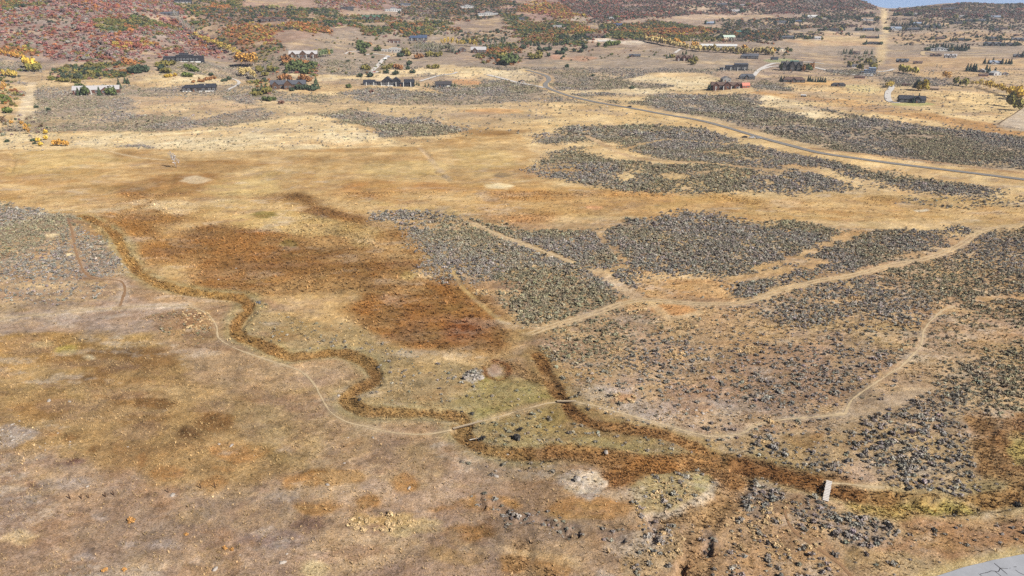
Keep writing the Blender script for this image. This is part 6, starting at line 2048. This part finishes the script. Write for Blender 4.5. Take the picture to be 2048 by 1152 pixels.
# the lone bare tree of the meadow
P = gpt(353, 336)
s_ = F / depth_at(P)
o = empty('bare_tree', P, 'lone leafless grey tree standing in the golden meadow', 'tree')
b_ = link('branches', branch_mesh('branches', 77, M_PALEBARK, 3, .016, .55, 4, -.22), o)
b_.scale = (30 / s_, 30 / s_, 30 / s_)
tw = link('crown', TWIG_M[0], o)
tw.scale = (40 / s_, 36 / s_, 29 / s_)
tw['tint'] = [float(v) for v in alb((196, 190, 190))]
t_ = link('trunk', trunk_mesh('trunk', M_BARK, .34, .022, 0, 5), o)
t_.scale = (30 / s_,) * 3
# snag, fallen log, dead bushes
P = gpt(1251, 780)
o = empty('dead_snag', P, 'bleached broken snag beside a dark bush on the rocky slope', 'dead tree')
q = link('trunk', trunk_mesh('trunk', M_DEAD, .8, .03, 2, 8), o)
q.scale = (3.2, 3.2, 3.2)
q.rotation_euler = (0.25, .3, 0)
P = gpt(950, 880)
o = empty('fallen_log', P, 'pale fallen log on the creek bank beside a dark bush', 'log', None, .2)
q = link('trunk', trunk_mesh('trunk', M_DEAD, .9, .04, 3, 9), o)
q.scale = (3.0,) * 3
q.rotation_euler = (0, math.radians(84), 0)
q.location = (-1.2, 0, .25)
for a, b, r, lab in [(966, 880, 1.5, 'dark tangled bush at the end of the fallen log'), (1030, 878, 2.0, 'large dark dead bush on the green tongue between the creek arms'), (1041, 862, 1.4, 'dark bush just above the large dead bush on the green tongue'),
                     (1220, 793, 1.0, 'dark round bush left of the orange grass patch'), (1412, 860, 1.3, 'dark bush above the trail bend'), (1175, 820, .9, 'dark bush under the trail right of the short boardwalk'),
                     (925, 824, .8, 'small dark bush above the narrow boardwalk'), (944, 828, 1.1, 'dark bush right above the narrow boardwalk'), (690, 695, .9, 'dark bush above the creek bend'), (718, 800, 1.0, 'dark long bush beside the creek loop'),
                     (517, 607, 1.3, 'blue grey bush at the sharp creek bend'), (2035, 1010, 1.5, 'dark bush at the right edge above the cracked road'), (758, 735, .9, 'grey bush right of the creek loop'), (2043, 868, .9, 'dark bush at the right edge in the rusty grass')]:
    P = gpt(a, b)
    o = empty('dead_bush' if 'dead' in lab or 'tangled' in lab else 'dark_bush', (P.x, P.y, P.z - .1), lab, 'bush', None, TR.uniform(0, 6))
    c = link('crown', TR.choice(SAGE_M), o)
    c.scale = (r * 1.3, r * 1.3, r * 1.2)
    c['tint'] = [float(v) for v in (alb((104, 106, 110)) if 'grey' in lab else alb((78, 76, 74)))]
    t_ = link('branches', TR.choice(BARE_M).copy(), o)
    t_.data.materials[0] = M_DARKTWIG
    t_.scale = (r * 1.1, r * 1.1, r * 1.1)

for a, b, r, c, lab in [(98, 801, 1.1, None, 'grey flat boulder on the rusty left meadow'), (139, 803, .8, None, 'smaller grey boulder right of the flat one on the rusty meadow'), (345, 990, 1.0, None, 'pale flat stone in the line of old fence posts'),
                        (565, 1125, 1.0, None, 'pale blue grey boulder near the bottom edge'), (655, 969, .8, None, 'pale stone beside a dark burrow in the golden grass'), (438, 888, .7, None, 'grey stone, left of the pair in the left meadow'),
                        (463, 891, .9, None, 'grey stone, right of the pair in the left meadow'), (677, 791, .9, None, 'pale stone on the bank left of the creek loop'), (1078, 880, .8, None, 'white stone on the green tongue between the creek arms'),
                        (1212, 904, 1.1, None, 'pale stone in the sedge below the green tongue'), (222, 618, .7, None, 'white stone where two trails meet on the left'), (1668, 756, .6, None, 'pale stone on the brown slope left of the ridge trail'),
                        (992, 952, 1.0, None, 'pale stone on the grey ground below the creek'), (818, 976, .8, None, 'white stone in the brown grass at lower middle'), (1170, 955, .9, None, 'white stone on the pale islet'), (430, 1138, 1.0, None, 'grey stone at the bottom edge left of the pale patch'),
                        (1222, 828, .5, None, 'white stone beside the main trail'), (1330, 780, .5, None, 'pale stone on the brown slope right of the snag')]:
    P = gpt(a, b)
    o = link('boulder', TR.choice(ROCK_M), None, label=lab, category='rock')
    o.location = (P.x, P.y, P.z - .05)
    o.rotation_euler = (0, 0, TR.uniform(0, 6))
    o.scale = (r * .8, r * .6, r * .5)

P = gpt(945, 754)
o = empty('rock_outcrop', P, 'grey rock outcrop left of the round pale hollow near the creek', 'rocks')
for n in range(22):
    a_, r_ = TR.uniform(0, 6.28), math.sqrt(TR.random())
    X_, Y_ = 2.8 * r_ * math.cos(a_) + .5 * r_, 2.0 * r_ * math.sin(a_)
    q = link('rock', TR.choice(ROCK_M), o)
    q.location = (X_, Y_, float(sample(GZ, P.x + X_, P.y + Y_)) - P.z - .05)
    k_ = TR.uniform(.35, .85)
    q.scale = (k_, k_ * .8, k_ * TR.uniform(.7, 1.1))
    q.rotation_euler = (0, 0, TR.uniform(0, 6))

# tall bunches of golden rye grass that stand out
for n, (a, b, r) in enumerate([(263, 1044, 1.5), (450, 1098, .9), (465, 1100, .8), (210, 1142, 1.0), (250, 1140, .9), (372, 1070, .8)]):
    P = gpt(a, b)
    o = link('grass_mound', OAK_M[n % 6], None, label=['round orange grass mound alone on the bare lilac ground', 'straw mound, left of the close pair near the bottom', 'straw mound, right of the close pair near the bottom', 'straw mound at the bottom edge, left one',
                                                       'straw mound at the bottom edge, right one', 'small straw mound above the close pair'][n], category='grass mound')
    o.location = (P.x, P.y, P.z - .05)
    o.scale = (r * .7, r * .7, r * .7)
    o['tint'] = [float(v) for v in alb((206, 154, 92))]

# ---------------------------------------------------------------- vehicles
M_TYRE = plain_mat('tyre', (40, 40, 42), .9, .1)
M_CARGLASS = plain_mat('car_glass', (40, 46, 54), .1, .05, 1, .6)


def car(px, py, colour, name, label, rot, L=4.8):
    P = gpt(px, py)
    o = empty(name, (P.x, P.y, P.z + .34), label, 'car', None, rot)
    m = cmat('paint_' + '_'.join(map(str, colour)), colour, .35, .03, 1, .5)
    prof = [(-.5, .25), (-.5, .62), (-.47, .80), (-.30, .86), (-.20, 1.42), (.10, 1.48), (.34, 1.40), (.46, .92), (.5, .85), (.5, .25)] if L < 5.5 else [(-.5, .3), (-.5, 1.0), (-.46, 1.2), (-.36, 2.1), (-.3, 2.2), (.5, 2.2), (.5, .3)]
    V, Fs = [], []
    n = len(prof)
    for yy, f in ((-.92, 1), (.92, 1)):
        for a, z in prof:
            V.append((a * L, yy * (0.86 if z > .95 else 1), z))
    for k in range(n):
        Fs.append((k, (k + 1) % n, n + (k + 1) % n, n + k))
    Fs += [tuple(range(n))[::-1], tuple(range(n, 2 * n))]
    link('body', poly_mesh('body', V, Fs, m), o)
    V, Fs = [], []
    for yy in (-.95, .95):
        box_faces(V, Fs, -.2 * L, .3 * L, yy * .86 - .03, yy * .86 + .03, .98, 1.34)
    link('side_window', poly_mesh('side_window', V, Fs, M_CARGLASS), o)
    wv, wf = [], []
    for k in range(12):
        a = math.tau * k / 12
        wv += [(math.cos(a) * .34, -.11, math.sin(a) * .34), (math.cos(a) * .34, .11, math.sin(a) * .34)]
    for k in range(12):
        wf.append((2 * k, 2 * k + 1, (2 * k + 3) % 24, (2 * k + 2) % 24))
    wf += [tuple(range(0, 24, 2)), tuple(range(1, 24, 2))[::-1]]
    wm = poly_mesh('wheel', wv, wf, M_TYRE)
    for a in (-.31, .31):
        for b in (-.86, .86):
            q = link('wheel', wm, o)
            q.location = (a * L, b, .34)
    return o


car(1259, 215, (52, 54, 60), 'parked_car', 'dark car on the asphalt road beyond the sage', -.35)
car(1489, 276, (50, 52, 58), 'parked_car', 'dark car, leftmost of three at the lower roadside', -.3)
car(1503, 277, (222, 222, 222), 'parked_car', 'white car, middle of three at the lower roadside', -.3)
car(1517, 278, (176, 180, 184), 'parked_car', 'silver car, rightmost of three at the lower roadside', -.3)
car(770, 119, (226, 226, 226), 'delivery_van', 'white van at the top of the gravel drive', .5, 6.0)
car(777, 115, (150, 160, 176), 'parked_car', 'blue grey car right of the white van', .3)
car(737, 146, (48, 48, 52), 'parked_car', 'black car at the foot of the gravel drive', .1)
car(748, 145, (170, 90, 76), 'parked_car', 'red car at the foot of the gravel drive', .2)
car(1742, 152, (214, 214, 216), 'parked_car', 'white car on the curving paved drive', .1)

# gate frame beside the road, arena fence
P = gpt(1154, 184)
o = empty('gate_frame', P, 'dark timber entrance frame of two posts beside the road', 'gate')
V, Fs = [], []
box_faces(V, Fs, -.18, .18, -.18, .18, -.4, 5.2)
pm = poly_mesh('post', V, Fs, M_POST)
for s_ in (-1, 1):
    q = link('post', pm, o)
    q.location = (s_ * 1.6, 0, 0)
V, Fs = [], []
box_faces(V, Fs, -2.1, 2.1, -.14, .14, 5.2, 5.6)
link('crossbeam', poly_mesh('crossbeam', V, Fs, M_POST), o)


def fence(pts, label, step=4.0, hgt=1.4):
    Q = resample(world_line(pts, 4)[:, :2], step)
    z = sample(GZ, Q[:, 0], Q[:, 1])
    o = empty('field_fence', (Q[0][0], Q[0][1], z[0]), label, 'fence')
    b0 = Vector((Q[0][0], Q[0][1], z[0]))
    V, Fs = [], []
    box_faces(V, Fs, -.09, .09, -.09, .09, -.4, hgt)
    pm = poly_mesh('post', V, Fs, M_POST)
    for (a, b), zz in zip(Q, z):
        q = link('post', pm, o)
        q.location = Vector((a, b, zz)) - b0
    for k in range(len(Q) - 1):
        A_, B_ = Vector((Q[k][0], Q[k][1], z[k])) - b0, Vector((Q[k + 1][0], Q[k + 1][1], z[k + 1])) - b0
        V, Fs = [], []
        for hh in (.55, 1.1):
            i = len(V)
            n_ = Vector((-(B_ - A_).y, (B_ - A_).x, 0)).normalized() * .12
            for p in (A_, B_):
                for sg, dz in ((1, -.07), (1, .07), (-1, .07), (-1, -.07)):
                    V.append(tuple(p + n_ * sg * .3 + Vector((0, 0, hh + dz))))
            Fs += [(i, i + 1, i + 5, i + 4), (i + 1, i + 2, i + 6, i + 5), (i + 2, i + 3, i + 7, i + 6), (i + 3, i, i + 4, i + 7)]
        link('rail', poly_mesh('rail', V, Fs, M_POST), o)


fence([(2052, 212), (2030, 228), (2010, 240), (1996, 250)], 'dark rail fence along the left side of the pale arena')
fence([(1998, 252), (2020, 256), (2055, 263)], 'dark rail fence along the near side of the pale arena')

# ---------------------------------------------------------------- thin autumn haze over the valley
if HAZE > 0:
    hz = bpy.data.materials.new('haze')
    hz.use_nodes = True
    nt = hz.node_tree
    nt.nodes.clear()
    pv = nt.nodes.new('ShaderNodeVolumePrincipled')
    pv.inputs['Color'].default_value = (.80, .88, 1.0, 1)
    pv.inputs['Density'].default_value = HAZE
    pv.inputs['Anisotropy'].default_value = .2
    om = nt.nodes.new('ShaderNodeOutputMaterial')
    nt.links.new(pv.outputs[0], om.inputs['Volume'])
    V, Fs = [], []
    zmax = float(VZ.max()) + 12
    box_faces(V, Fs, float(VX.min()) - 20, float(VX.max()) + 20, -60, float(VY.max()) + 20, float(VZ.min()) - 1.5, max(H + 5, zmax))
    link('haze', poly_mesh('haze', V, Fs, hz), None, kind='stuff')
